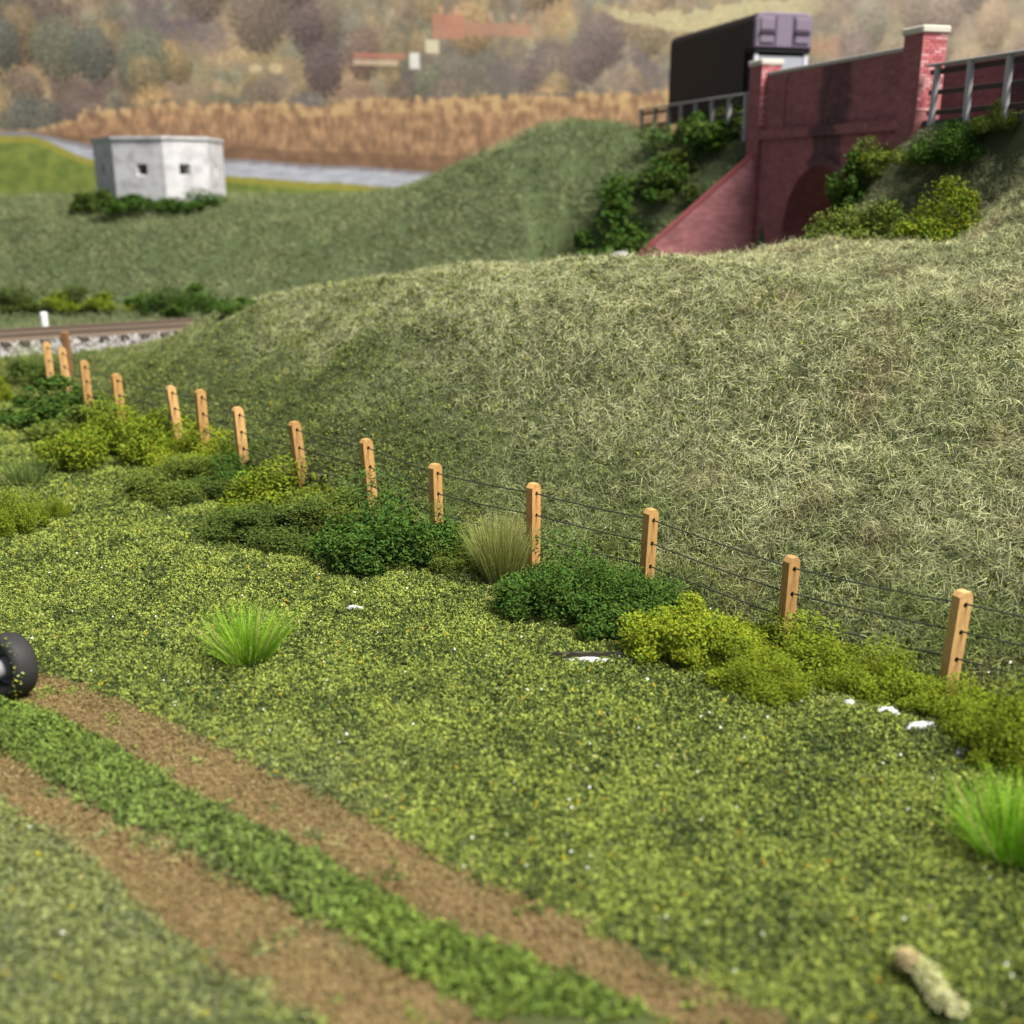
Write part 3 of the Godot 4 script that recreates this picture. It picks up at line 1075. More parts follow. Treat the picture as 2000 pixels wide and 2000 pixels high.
# ---------------------------------------------------------------- van on the bridge
func van() -> void:
	var at2: Vector2 = BO + BU * -98.0 + BN * -26.0
	var t := thing("box_van", "dark box van with lilac overhanging front driving over the bridge", "van", Vector3(at2.x, 93, -at2.y), "", bridge_basis())
	var dark := mat(lin(0.02, 0.016, 0.018), 0.55)
	var lilac := mat(lin(0.17, 0.135, 0.18), 0.5)
	var shade := mat(lin(0.06, 0.048, 0.06), 0.5)
	var black := mat(lin(0.012, 0.012, 0.013), 0.6)
	var pale := mat(lin(0.55, 0.55, 0.6), 0.5)
	# body: a section with rounded roof edges, pulled along x
	var sec := [Vector2(-14, 9), Vector2(14, 9), Vector2(14, 46.5)]
	for i in 5:
		var a := PI * 0.5 * i / 4.0
		sec.append(Vector2(10.0 + cos(a) * 4.0, 46.5 + sin(a) * 4.5))
	for i in 5:
		var a := PI * 0.5 + PI * 0.5 * i / 4.0
		sec.append(Vector2(-10.0 + cos(a) * 4.0, 46.5 + sin(a) * 4.5))
	var st := begin()
	for i in sec.size():
		var p: Vector2 = sec[i]
		var q: Vector2 = sec[(i + 1) % sec.size()]
		quad(st, Vector3(-47, p.y, p.x), Vector3(38, p.y, p.x), Vector3(38, q.y, q.x), Vector3(-47, q.y, q.x))
	for x in [-47.0, 38.0]:
		for i in sec.size():
			tri(st, Vector3(x, 28, 0), Vector3(x, sec[i].y, sec[i].x), Vector3(x, sec[(i + 1) % sec.size()].y, sec[(i + 1) % sec.size()].x))
	part("body", st, dark, t)
	# the overhang above the cab
	st = begin()
	var up := []
	for p in sec:
		up.append(Vector2(p.x, maxf(p.y, 36.5)))
	for i in up.size():
		var p: Vector2 = up[i]
		var q: Vector2 = up[(i + 1) % up.size()]
		quad(st, Vector3(38, p.y, p.x), Vector3(46, p.y, p.x), Vector3(46, q.y, q.x), Vector3(38, q.y, q.x))
	part("overhang", st, dark, t)
	st = begin()
	for i in up.size():
		var p: Vector2 = up[i]
		var q: Vector2 = up[(i + 1) % up.size()]
		quad(st, Vector3(46, p.y, p.x), Vector3(47.2, lerpf(p.y, 43.5, 0.08), p.x * 0.95), Vector3(47.2, lerpf(q.y, 43.5, 0.08), q.x * 0.95), Vector3(46, q.y, q.x))
		tri(st, Vector3(47.2, 43.5, 0), Vector3(47.2, lerpf(p.y, 43.5, 0.08), p.x * 0.95), Vector3(47.2, lerpf(q.y, 43.5, 0.08), q.x * 0.95))
	part("front_panel", st, lilac, t)
	for z in [-8.4, 8.4]:
		for y in [[38.4, 42.0], [43.6, 48.6]]:
			st = begin()
			box(st, Vector3(47.0, y[0], z - 3.4), Vector3(47.9, y[1], z + 3.4), 0.3)
			part("panel", st, lilac, t)
		st = begin()
		box(st, Vector3(47.0, 42.3, z - 3.8), Vector3(48.6, 43.2, z + 3.8), 0.2)
		part("ledge", st, shade, t)
	for z in [-4.2, 4.2]:
		st = begin()
		box(st, Vector3(47.0, 37.5, z - 0.2), Vector3(47.6, 49.5, z + 0.2))
		part("seam", st, shade, t)
	st = begin()
	box(st, Vector3(38, 34.6, -13.5), Vector3(46.5, 36.4, 13.5), 0.3)
	part("overhang_underside", st, black, t)
	# cab
	st = begin()
	box(st, Vector3(36, 7, -12.5), Vector3(45, 34.4, 12.5), 1.2)
	part("cab", st, dark, t)
	st = begin()
	box(st, Vector3(44.8, 22, -11), Vector3(45.5, 33.5, 11), 0.3)
	part("windscreen", st, mat(lin(0.3, 0.32, 0.36), 0.2), t)
	for z in [-12.0, 12.0]:
		st = begin()
		box(st, Vector3(44.6, 21, z - 1.0), Vector3(45.8, 34.2, z + 1.0), 0.3)
		part("pillar_trim", st, pale, t)
	st = begin()
	box(st, Vector3(44.8, 6, -13), Vector3(47, 9.5, 13), 0.5)
	part("bumper", st, pale, t)
	for x in [-30.0, 32.0]:
		for z in [-11.5, 11.5]:
			st = begin()
			lathe(st, [Vector2(0, -2.2), Vector2(5.4, -2.2), Vector2(6.2, -1.4), Vector2(6.2, 1.4), Vector2(5.4, 2.2), Vector2(0, 2.2)], 20)
			var w := part("wheel", st, black, t)
			w.position = Vector3(x, 6.2, z) * U


func road_fence() -> void:
	for run in [[[98.5, 115.6, 132.7, 149.8, 166.9, 184.0], "pale posted three-rail fence on the bank beside the tall brick pillar"], [[-31.0, -48.0, -65.0, -82.0, -99.0, -116.0, -133.0, -150.0], "pale posted three-rail fence on the far bank below the dark van"]]:
		var ts: Array = run[0]
		var mid: Vector2 = BO + BU * float(ts[0])
		var t := thing("road_fence", run[1], "fence", Vector3(mid.x, 92, -mid.y), "fences along the road", bridge_basis())
		var st := begin()
		box(st, Vector3(-0.9, -2, -0.8), Vector3(0.9, 16.8, 0.8), 0.2)
		st.generate_normals()
		var mesh := st.commit()
		for x in ts:
			var o := placed("post", mesh, M.pale_post, t)
			o.position = Vector3(float(x) - float(ts[0]), 0, 0) * U
			o.rotation = Vector3(rng.randf_range(-0.03, 0.03), 0, rng.randf_range(-0.03, 0.03))
		var last: float = float(ts[-1]) - float(ts[0])
		for y in [15.2, 9.2, 3.2]:
			st = begin()
			box(st, Vector3(minf(0, last) - 4, y - 0.8, -1.5), Vector3(maxf(0, last) + 4, y + 0.8, -0.7), 0.15)
			part("rail", st, M.rail_wood, t)
		st = begin()
		box(st, Vector3(minf(0, last) - 4, 16.8, -1.4), Vector3(maxf(0, last) + 4, 17.5, 1.2), 0.15)
		part("top_rail", st, M.pale_post, t)


# ---------------------------------------------------------------- pillbox
func pillbox() -> void:
	var pts := []
	for p in [[185, 632], [223, 592], [321, 586], [409, 604], [438, 648]]:
		var v := from_photo(p[0], 330, p[1])
		pts.append(Vector2(v.x, v.z))
	pts.append(pts[4] + Vector2(-8, -30))
	pts.append(pts[0] + Vector2(14, -26))
	var centre := Vector2.ZERO
	for p in pts: centre += p / pts.size()
	var base := 62.0
	var t := thing("pillbox", "pale grey concrete pillbox with small square loopholes on the far bank", "pillbox", Vector3(centre.x, base, centre.y))
	var h := 33.5
	var st := begin()
	var holes := []
	for i in pts.size():
		var a := Vector3(pts[i].x - centre.x, 0, pts[i].y - centre.y)
		var b := Vector3(pts[(i + 1) % pts.size()].x - centre.x, 0, pts[(i + 1) % pts.size()].y - centre.y)
		var l := a.distance_to(b)
		var x := (b - a) / l
		var inward := Vector3.UP.cross(x)
		if inward.dot(a) > 0: inward = -inward
		var at := func(u: float, y: float, k := 0.0) -> Vector3: return a + x * u + Vector3(0, y, 0) + inward * k
		var mid := l * (0.55 if i == 1 else 0.45)
		if i > 3:
			quad(st, at.call(0, 0), at.call(l, 0), at.call(l, h), at.call(0, h))
			continue
		# wall round a stepped loophole
		var us := [0.0, mid - 3.2, mid + 3.2, l]
		var ys := [0.0, 14.2, 20.4, h]
		for r in 3:
			for c in 3:
				if r == 1 and c == 1: continue
				quad(st, at.call(us[c], ys[r]), at.call(us[c + 1], ys[r]), at.call(us[c + 1], ys[r + 1]), at.call(us[c], ys[r + 1]))
		var o4 := [[us[1], ys[1]], [us[2], ys[1]], [us[2], ys[2]], [us[1], ys[2]]]
		var i4 := [[mid - 2.7, ys[1] + 0.7], [mid + 2.7, ys[1] + 0.7], [mid + 2.7, ys[2] - 0.5], [mid - 2.7, ys[2] - 0.5]]
		for k in 4:
			var n := (k + 1) % 4
			quad(st, at.call(o4[k][0], o4[k][1]), at.call(o4[n][0], o4[n][1]), at.call(i4[n][0], i4[n][1], 1.6), at.call(i4[k][0], i4[k][1], 1.6))
			quad(st, at.call(i4[k][0], i4[k][1], 1.6), at.call(i4[n][0], i4[n][1], 1.6), at.call(i4[n][0], i4[n][1], 17.0), at.call(i4[k][0], i4[k][1], 17.0))
		holes.append([at.call(i4[0][0], i4[0][1], 17.0), at.call(i4[1][0], i4[1][1], 17.0), at.call(i4[2][0], i4[2][1], 17.0), at.call(i4[3][0], i4[3][1], 17.0)])
	part("wall", st, M.concrete, t)
	st = begin()
	for i in pts.size():
		var a := Vector3(pts[i].x - centre.x, h, pts[i].y - centre.y) * Vector3(1.025, 1, 1.025)
		var b := Vector3(pts[(i + 1) % pts.size()].x - centre.x, h, pts[(i + 1) % pts.size()].y - centre.y) * Vector3(1.025, 1, 1.025)
		quad(st, a - Vector3(0, 0.6, 0), b - Vector3(0, 0.6, 0), b + Vector3(0, 1.0, 0), a + Vector3(0, 1.0, 0))
		tri(st, Vector3(0, h + 1.2, 0), a + Vector3(0, 1.0, 0), b + Vector3(0, 1.0, 0))
		tri(st, Vector3(0, h - 0.6, 0), b - Vector3(0, 0.6, 0), a - Vector3(0, 0.6, 0))
	part("roof", st, M.concrete, t)
	for q in holes:
		st = begin()
		quad(st, q[0], q[1], q[2], q[3])
		part("loophole", st, M.concrete, t)


# ---------------------------------------------------------------- wire fence
func post_mesh(w: float, th: float, h: float, holes: Array) -> Mesh:
	# local x: along the fence (the drilled faces lie across it), z: across
	var st := begin()
	var hw := w * 0.5
	var ht := th * 0.5
	var top := h - 0.75
	var r := 0.42
	var edge := [false]
	var uv := func(p: Vector3) -> Vector2: return Vector2((0.75 + p.x / 8.0) if edge[0] else (0.25 + p.z / 8.0), p.y / 20.0 + 0.2)
	var f := func(a: Vector3, b: Vector3, c: Vector3, d: Vector3) -> void:
		uvquad(st, [a, b, c, d], [uv.call(a), uv.call(b), uv.call(c), uv.call(d)])
	for s in [1.0, -1.0]:
		var x: float = ht * s
		var p := func(z: float, y: float) -> Vector3: return Vector3(x, y, -z * s)
		var y := -2.0
		for hy in holes:
			f.call(p.call(-hw, y), p.call(hw, y), p.call(hw, hy - hw), p.call(-hw, hy - hw))
			for k in 8:
				var rim := []
				var cell := []
				for e in [k, k + 1]:
					var a: float = TAU * e / 8.0
					rim.append(p.call(cos(a) * r, hy + sin(a) * r))
					var m := maxf(absf(cos(a)), absf(sin(a)))
					cell.append(p.call(cos(a) / m * hw, hy + sin(a) / m * hw))
				f.call(rim[0], cell[0], cell[1], rim[1])
			y = hy + hw
		f.call(p.call(-hw, y), p.call(hw, y), p.call(hw, top), p.call(-hw, top))
		f.call(p.call(-hw, top), p.call(hw, top), p.call(hw - 0.62, h), p.call(-hw + 0.62, h))
	edge[0] = true
	for s in [1.0, -1.0]:
		var z: float = hw * s
		f.call(Vector3(-ht * s, -2, z), Vector3(ht * s, -2, z), Vector3(ht * s, top, z), Vector3(-ht * s, top, z))
		f.call(Vector3(-ht * s, top, z), Vector3(ht * s, top, z), Vector3(ht * s, h, z - 0.62 * s), Vector3(-ht * s, h, z - 0.62 * s))
	f.call(Vector3(-ht, h, hw - 0.62), Vector3(ht, h, hw - 0.62), Vector3(ht, h, -hw + 0.62), Vector3(-ht, h, -hw + 0.62))
	st.generate_normals()
	return st.commit()


func wire_fence() -> void:
	var at := from_photo(posts[4][0], posts[4][1], posts[4][2])
	var base := Vector3(at.x, 0, at.z)
	var t := thing("wire_fence", "fence of drilled pale wooden posts strung with three dark wires", "fence", base)
	var strands := [[], [], []]
	var tints := [M.pine]
	for k in [Color(0.92, 0.9, 0.86), Color(0.97, 0.92, 0.88), Color(0.86, 0.84, 0.82)]:
		var m: StandardMaterial3D = M.pine.duplicate()
		m.albedo_color = k
		m.uv1_offset = Vector3(0, rng.randf(), 0)
		tints.append(m)
	var hole_shade := mat(lin(0.06, 0.033, 0.018), 1.0)
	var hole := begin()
	for k in 8:                                            # bore closed by a middle disc, coloured dark to give the shade inside
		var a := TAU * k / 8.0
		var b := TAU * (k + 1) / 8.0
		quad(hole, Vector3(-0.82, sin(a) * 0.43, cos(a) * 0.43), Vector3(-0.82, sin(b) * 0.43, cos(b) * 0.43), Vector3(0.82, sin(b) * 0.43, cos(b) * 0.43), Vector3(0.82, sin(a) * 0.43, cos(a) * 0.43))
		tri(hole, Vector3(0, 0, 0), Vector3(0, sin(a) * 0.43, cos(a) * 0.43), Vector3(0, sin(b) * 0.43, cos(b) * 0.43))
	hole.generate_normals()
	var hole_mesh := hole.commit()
	var lean := [0.0, 0.035, 0.01, 0.03, 0.0, -0.01, -0.05, -0.07, -0.04, 0.0, -0.07, -0.01, 0.0, -0.02, 0.0]
	for i in posts.size():
		var top := from_photo(posts[i][0], posts[i][1], posts[i][2])
		var a := from_photo(posts[min(i + 1, posts.size() - 1)][0], posts[min(i + 1, posts.size() - 1)][1], posts[min(i + 1, posts.size() - 1)][2])
		var b := from_photo(posts[max(i - 1, 0)][0], posts[max(i - 1, 0)][1], posts[max(i - 1, 0)][2])
		var d := Vector3(b.x - a.x, 0, b.z - a.z).normalized()
		d = d.rotated(Vector3.UP, rng.randf_range(-0.08, 0.08) + [-0.4, -0.4, -0.25, -0.18, -0.08, 0, 0, 0, 0, 0, 0, 0, 0, 0, 0][i])
		var foot := minf(ground(top.x, -top.z), top.y - 15.0)
		var h := top.y - foot
		var ys := [h - 11.1, h - 6.55, h - 2.0]
		var o := placed("post", post_mesh(2.6 * rng.randf_range(0.94, 1.05), 1.6, h, ys), tints[rng.randi() % 4], t)
		var tilt := Basis(Vector3(0, 0, 1), -lean[i])
		o.transform = Transform3D(tilt * Basis(d, Vector3.UP, d.cross(Vector3.UP)), (Vector3(top.x - sin(lean[i]) * h, foot, top.z) - base) * U)
		for k in 3:
			placed("wire_hole", hole_mesh, hole_shade, o).position = Vector3(0, ys[k], 0) * U
			strands[k].append(o.transform.origin / U + o.transform.basis * Vector3(0, ys[2 - k], 0))
	for k in 3:
		var st := begin()
		var path := []
		for i in strands[k].size() - 1:
			var a: Vector3 = strands[k][i]
			var b: Vector3 = strands[k][i + 1]
			for s in 8:
				var u := s / 8.0
				path.append(a.lerp(b, u) - Vector3(0, 4.0 * u * (1.0 - u) * (0.25 + 0.2 * noise.get_noise_2d(i * 9.0, k * 5.0)), 0))
		path.append(strands[k][-1])
		var radii := []
		for p in path: radii.append(0.14)
		tube(st, path, radii, 6)
		part("wire", st, M.wire, t)


# ---------------------------------------------------------------- foam bushes
func flake(st: SurfaceTool, p: Vector3, len: float, wid: float, c: Color) -> void:
	var b := random_basis()
	var a := b.x * len * 0.5
	var s := b.y * wid * 0.5
	var k := b.z * len * rng.randf_range(0.1, 0.35)
	st.set_color(c)
	quad(st, p - a - s * 0.6, p + k - s, p + k + s, p - a + s * 0.6)
	tri(st, p + k - s, p + a, p + k + s)


func bush_mesh(seed: int, spread: float, n_lobes: int, count: int, fl: float) -> Mesh:
	# about 2 units wide, deep and 1.3 high, of small flakes gathered on uneven lobes; unit = 1 mm here
	rng.seed = seed
	var lobes := []
	var stretch := Vector3(rng.randf_range(0.85, 1.1), 1.0, rng.randf_range(0.7, 0.95))
	for i in n_lobes:
		var r := sqrt(rng.randf()) * 0.82
		var a := rng.randf() * TAU
		var rr := rng.randf_range(0.13, 0.38) * (1.15 - r * 0.45)
		lobes.append([Vector3(cos(a) * r, rr * 0.5 + pow(rng.randf(), 1.5) * 0.85 * (1.05 - r) * spread, sin(a) * r) * stretch, rr])
	var st := begin()
	for i in count:
		var l: Array = lobes[rng.randi() % n_lobes]
		var dir := Vector3(rng.randfn(), rng.randfn(), rng.randfn()).normalized()
		var rad: float = l[1] * pow(rng.randf(), 0.28)
		rad *= 1.0 + 0.35 * noise.get_noise_3dv(dir * 2.6 + l[0] * 7.0)
		var p: Vector3 = l[0] + dir * rad
		if p.y < -0.12: p.y = -0.12 * rng.randf()
		var v := rng.randf_range(0.5, 1.4)
		var warm := rng.randf_range(-0.28, 0.36)
		flake(st, p, fl * rng.randf_range(0.7, 1.4), fl * rng.randf_range(0.3, 0.55), Color(v * (1.0 + warm), v, v * (1.0 - warm)))
	st.generate_normals()
	return st.commit()


func bushes() -> void:
	var meshes := []
	for k in 6:
		meshes.append(bush_mesh(100 + k, 1.0, 26 + k * 3, 15000, 0.05))
	var far_meshes := []
	for k in 4:
		far_meshes.append(bush_mesh(200 + k, 1.0, 13 + k * 3, 5000, 0.085))
	rng.seed = 77
	var hue := {
		"olive": mat(lin(0.165, 0.215, 0.02), 0.95, true), "yellow": mat(lin(0.22, 0.275, 0.023), 0.95, true), "dark": mat(lin(0.062, 0.118, 0.022), 0.95, true),
		"mid": mat(lin(0.12, 0.16, 0.03), 0.95, true), "dull": mat(lin(0.075, 0.11, 0.024), 0.95, true)}
	for m in hue.values(): m.metallic_specular = 0.1
	# pixel of the foot, width and height in pixels, hue, label, group, distance (where the ground in front hides the foot), name
	var along := "foam bushes along the foot of the wire fence"
	var list := [
		[95, 832, 190, 92, "dark", "dark green foam bush around the fence posts nearest the track", along],
		[2, 790, 40, 60, "yellow", "small yellow foam bush beside the darkest far bush", along],
		[40, 760, 110, 70, "dull", "dull green foam bush between ballast and dark bush", along],
		[215, 905, 200, 135, "olive", "wide olive foam bush below the fence post standing alone", along],
		[290, 880, 150, 70, "olive", "low olive foam bush joining two taller olive bushes", along],
		[385, 915, 150, 105, "yellow", "bright olive foam bush at the foot of two close fence posts", along],
		[330, 965, 170, 75, "mid", "low grey-green foam bush in front of the bright olive one", along],
		[485, 945, 160, 75, "dark", "dark green low foam bush left of an olive thicket", along],
		[420, 975, 150, 60, "dull", "dull green creeping foam bush in front of a dark one", along],
		[560, 1010, 220, 120, "olive", "olive yellow foam thicket below a leaning fence post", along],
		[490, 1060, 170, 80, "dull", "drab twiggy foam bush spilling onto the field", along],
		[640, 1050, 170, 110, "mid", "mid green foam bush between olive thicket and large dark bush", along],
		[750, 1108, 240, 165, "dark", "largest dark green foam bush, nearly hiding a fence post", along],
		[885, 1115, 110, 80, "mid", "thin straggly foam bush beside the pale grass tuft", along],
		[1095, 1210, 210, 150, "dark", "dark green foam bush right beside the pale grass tuft", along],
		[1230, 1230, 190, 125, "dark", "dark green foam bush at the foot of a bare fence post", along],
		[1345, 1300, 190, 150, "yellow", "bright olive rounded foam bush against the dark bush", along],
		[1450, 1330, 150, 100, "olive", "olive foam bush beside a rounder brighter one", along],
		[1570, 1320, 210, 120, "olive", "olive foam bush around a fence post's foot", along],
		[1500, 1368, 130, 95, "olive", "small olive foam bush reaching out into the field", along],
		[1640, 1348, 130, 90, "olive", "olive foam bush just above the white plaster streak", along],
		[1760, 1378, 170, 105, "olive", "olive foam bush behind the white plaster streak", along],
		[1870, 1415, 150, 100, "olive", "olive foam bush hiding the foot of the tallest fence post", along],
		[2000, 1500, 180, 180, "olive", "tall olive foam bush above the bright green grass tuft", along],
		[150, 862, 150, 70, "mid", "mid green foam bush between the far dark bush and an olive one", along],
		[440, 935, 120, 80, "mid", "mid green foam bush squeezed between bright olive and dark bushes", along],
		[600, 1065, 190, 80, "dull", "dull creeping foam bush in front of the olive thicket", along],
		[840, 1105, 120, 110, "dark", "dark foam bush between the largest dark bush and pale tuft", along],
		[1170, 1200, 150, 130, "dark", "dark green foam bush joining two others under the wires", along],
		[1400, 1300, 140, 110, "yellow", "bright olive foam bush under the lowest wire", along],
		[1700, 1368, 130, 90, "olive", "olive foam bush between two posts above the plaster streak", along],
		[1935, 1448, 140, 110, "olive", "olive foam bush beside the last post of the fence", along],
		[20, 1045, 110, 110, "olive", "olive foam bush standing alone in the field", "foam bushes out in the field"],
		[100, 1015, 55, 60, "olive", "small olive foam bush beside a larger one in the field", "foam bushes out in the field"],
		[205, 412, 110, 66, "dull", "olive bush at the shaded corner of the pillbox", "bushes at the foot of the pillbox"],
		[290, 414, 160, 54, "dark", "dark low bush under the first loophole of the pillbox", "bushes at the foot of the pillbox"],
		[385, 412, 130, 52, "dark", "dark low bush under the second loophole of the pillbox", "bushes at the foot of the pillbox"]]
	for e in [[25, 606, 130, 62, "dull", "dull green bush at the bank's foot behind the white marker post"], [110, 612, 130, 50, "olive", "olive bush at the bank's foot, beside the white marker post"], [200, 612, 120, 48, "olive", "low olive bush at the bank's foot, between two taller neighbours"], [300, 614, 140, 64, "dark", "dark green bush at the bank's foot, next to a low olive one"], [375, 614, 130, 66, "dark", "tallest dark green bush at the bank's foot, over the track"], [455, 612, 100, 44, "dark", "small dark green bush ending the row at the bank's foot"], [160, 592, 110, 42, "dull", "dull green bush above the olive bushes of the bank's foot"]]:
		list.append([e[0], e[1], e[2], e[3], e[4], e[5], "bushes in a row at the foot of the far bank"])
	for e in [[1095, 514, 160, 150, "dark", 470, "dark green bush ending the thicket behind the wing wall"], [1190, 512, 140, 90, "dull", 462, "low olive green bush by the pale stone block"], [1215, 480, 160, 150, "dark", 478, "tall dark green bush above the low end of the wing wall"], [1300, 430, 150, 130, "dark", 482, "dark green bush behind the middle of the wing wall"], [1330, 400, 130, 110, "dull", 478, "olive green bush behind the middle of the wing wall"], [1370, 370, 150, 130, "dark", 487, "dark green bush behind the upper half of the wing wall"], [1415, 320, 120, 90, "dull", 487, "olive green bush at the top of the wing wall"], [1440, 285, 80, 45, "dark", 480, "dark green bush against the bridge pillar below the fence"], [1280, 500, 130, 100, "dark", 466, "dark green bush hugging the wing wall's foot"]]:
		list.append([e[0], e[1], e[2], e[3], e[4], e[6], "bushes behind the wing wall", e[5]])
	for e in [[1865, 490, 200, 140, "olive", 306, "bright olive bush in the hollow behind the grassy crest"], [1725, 500, 230, 140, "mid", 318, "mid green spreading bush in the hollow behind the crest"], [1625, 500, 160, 80, "dull", 330, "dull green bush at the foot of the bridge pillar"], [1545, 490, 120, 50, "dull", 340, "low dull green bush beside the red wing wall"], [1790, 480, 120, 80, "dark", 312, "dark green bush between two brighter ones in the hollow"],
			[1720, 325, 110, 85, "mid", 352, "leafy mid green bush on the slope halfway up the bridge"], [1675, 415, 110, 110, "dark", 356, "dark green bush covering the side of the arch"], [1660, 440, 80, 60, "dull", 362, "dull green bush growing in front of the arch"], [1900, 262, 170, 100, "dark", 322, "peaked dark green bush in front of the road fence"], [1785, 262, 130, 55, "olive", 340, "low olive bush at the foot of the tall brick pillar"], [1960, 250, 90, 60, "mid", 315, "mid green bush beside the peaked one at the fence"]]:
		list.append([e[0], e[1], e[2], e[3], e[4], e[6], "bushes on the slope beside the bridge", e[5]])
	for e in list:
		var p := at_depth(e[0], e[1], e[7]) if e.size() > 7 else on_ground(e[0], e[1])
		var depth := -p.z * cp + (EYE - p.y) * sp
		var bigger := 1.25 if e[6] == along else 1.12 if e[6].ends_with("bridge") else 1.35 if e[6].ends_with("wing wall") else 1.0
		var w: float = e[2] / FOCAL * depth * bigger
		var h: float = e[3] / FOCAL * depth * bigger
		var t := thing("foam_bush", e[5], "bush", p + Vector3(0, -0.4, w * 0.05 if e[6].ends_with("pillbox") else -w * 0.24), e[6])
		var set_: Array = far_meshes if depth > 330.0 else meshes
		var o := placed("foliage", set_[rng.randi() % set_.size()], hue[e[4]], t)
		o.transform = Transform3D(Basis(Vector3.UP, rng.randf() * TAU), Vector3.ZERO)
		t.scale = Vector3(w * 0.66, h * (0.74 if e[6] == along else 0.62 if e[6].ends_with("wing wall") else 0.86), w * 0.66)


# ---------------------------------------------------------------- grass tufts
func blade(st: SurfaceTool, root: Vector3, dir: Vector3, len: float, bend: Vector3, wid: float, c: Color, segs := 4) -> void:
	st.set_color(c)
	var side := dir.cross(Vector3(rng.randfn(), rng.randfn(), rng.randfn())).normalized() * wid * 0.5
	var p := root
	var d := dir
	var w0 := side
	for i in segs:
		var q := p + d * (len / segs)
		d = (d + bend / segs).normalized()
		var w1 := side * (1.0 - 0.8 * float(i + 1) / segs)
		quad(st, p - w0, p + w0, q + w1, q - w1)
		p = q
		w0 = w1


func tufts() -> void:
	rng.seed = 31
	for e in [[478, 1302, 132, 118, 700, Color(0.14, 0.34, 0.015), Color(0.31, 0.48, 0.04), 0.13, "bright green spiky grass tuft alone in the middle of the field", 0.75], [1988, 1690, 190, 160, 800, Color(0.14, 0.37, 0.02), Color(0.3, 0.5, 0.03), 0.14, "bright green spiky grass tuft below the tall olive bush", 0.75], [978, 1142, 110, 135, 1900, Color(0.24, 0.27, 0.06), Color(0.4, 0.42, 0.13), 0.11, "pale straw green upright grass tuft against a fence post", 0.22], [40, 950, 140, 60, 300, Color(0.07, 0.12, 0.03), Color(0.14, 0.2, 0.05), 0.15, "dull dark green grass tuft behind the field bushes", 0.6], [60, 722, 90, 60, 200, Color(0.2, 0.27, 0.06), Color(0.3, 0.36, 0.1), 0.15, "pale green grass tuft beside the track ballast", 0.5]]:
		var p := on_ground(e[0], e[1])
		var depth := -p.z * cp + (EYE - p.y) * sp
		var w: float = e[2] / FOCAL * depth
		var h: float = e[3] / FOCAL * depth
		var t := thing("grass_tuft", e[8], "grass tuft", p + Vector3(0, 0, -w * 0.2), "grass tufts")
		var st := begin()
		for i in e[4]:
			var r := sqrt(rng.randf()) * w * 0.3
			var a := rng.randf() * TAU
			var root := Vector3(cos(a) * r, -0.3, sin(a) * r)
			var out := Vector3(cos(a), 0, sin(a)) * (r / (w * 0.3)) * float(e[9])
			var dir := (Vector3.UP + out + Vector3(rng.randfn() * 0.14, 0, rng.randfn() * 0.14)).normalized()
			var c: Color = (e[5].lerp(e[6], rng.randf()) * rng.randf_range(0.55, 1.1)) if rng.randf() > 0.07 else Color(0.38, 0.34, 0.13)
			blade(st, root, dir, h * rng.randf_range(0.6, 1.05), out * 0.4 + Vector3(rng.randfn() * 0.2, -0.1, rng.randfn() * 0.2), e[7], c, 4)
		part("blades", st, M.fibre, t)
		if e[0] == 965:
			st = begin()
			for i in 16:
				var a := rng.randf() * TAU
				var lean := Vector3(cos(a), 0, sin(a)) * rng.randf_range(0.4, 1.4)
				blade(st, Vector3(cos(a), 0, sin(a)) * rng.randf() * w * 0.35 + Vector3(0, rng.randf() * h * 0.5, 0), (Vector3.UP + lean).normalized(), h * rng.randf_range(0.4, 0.8), lean * 0.3, 0.2, Color(0.62, 0.6, 0.34), 4)
			part("dead_stems", st, M.fibre, t)


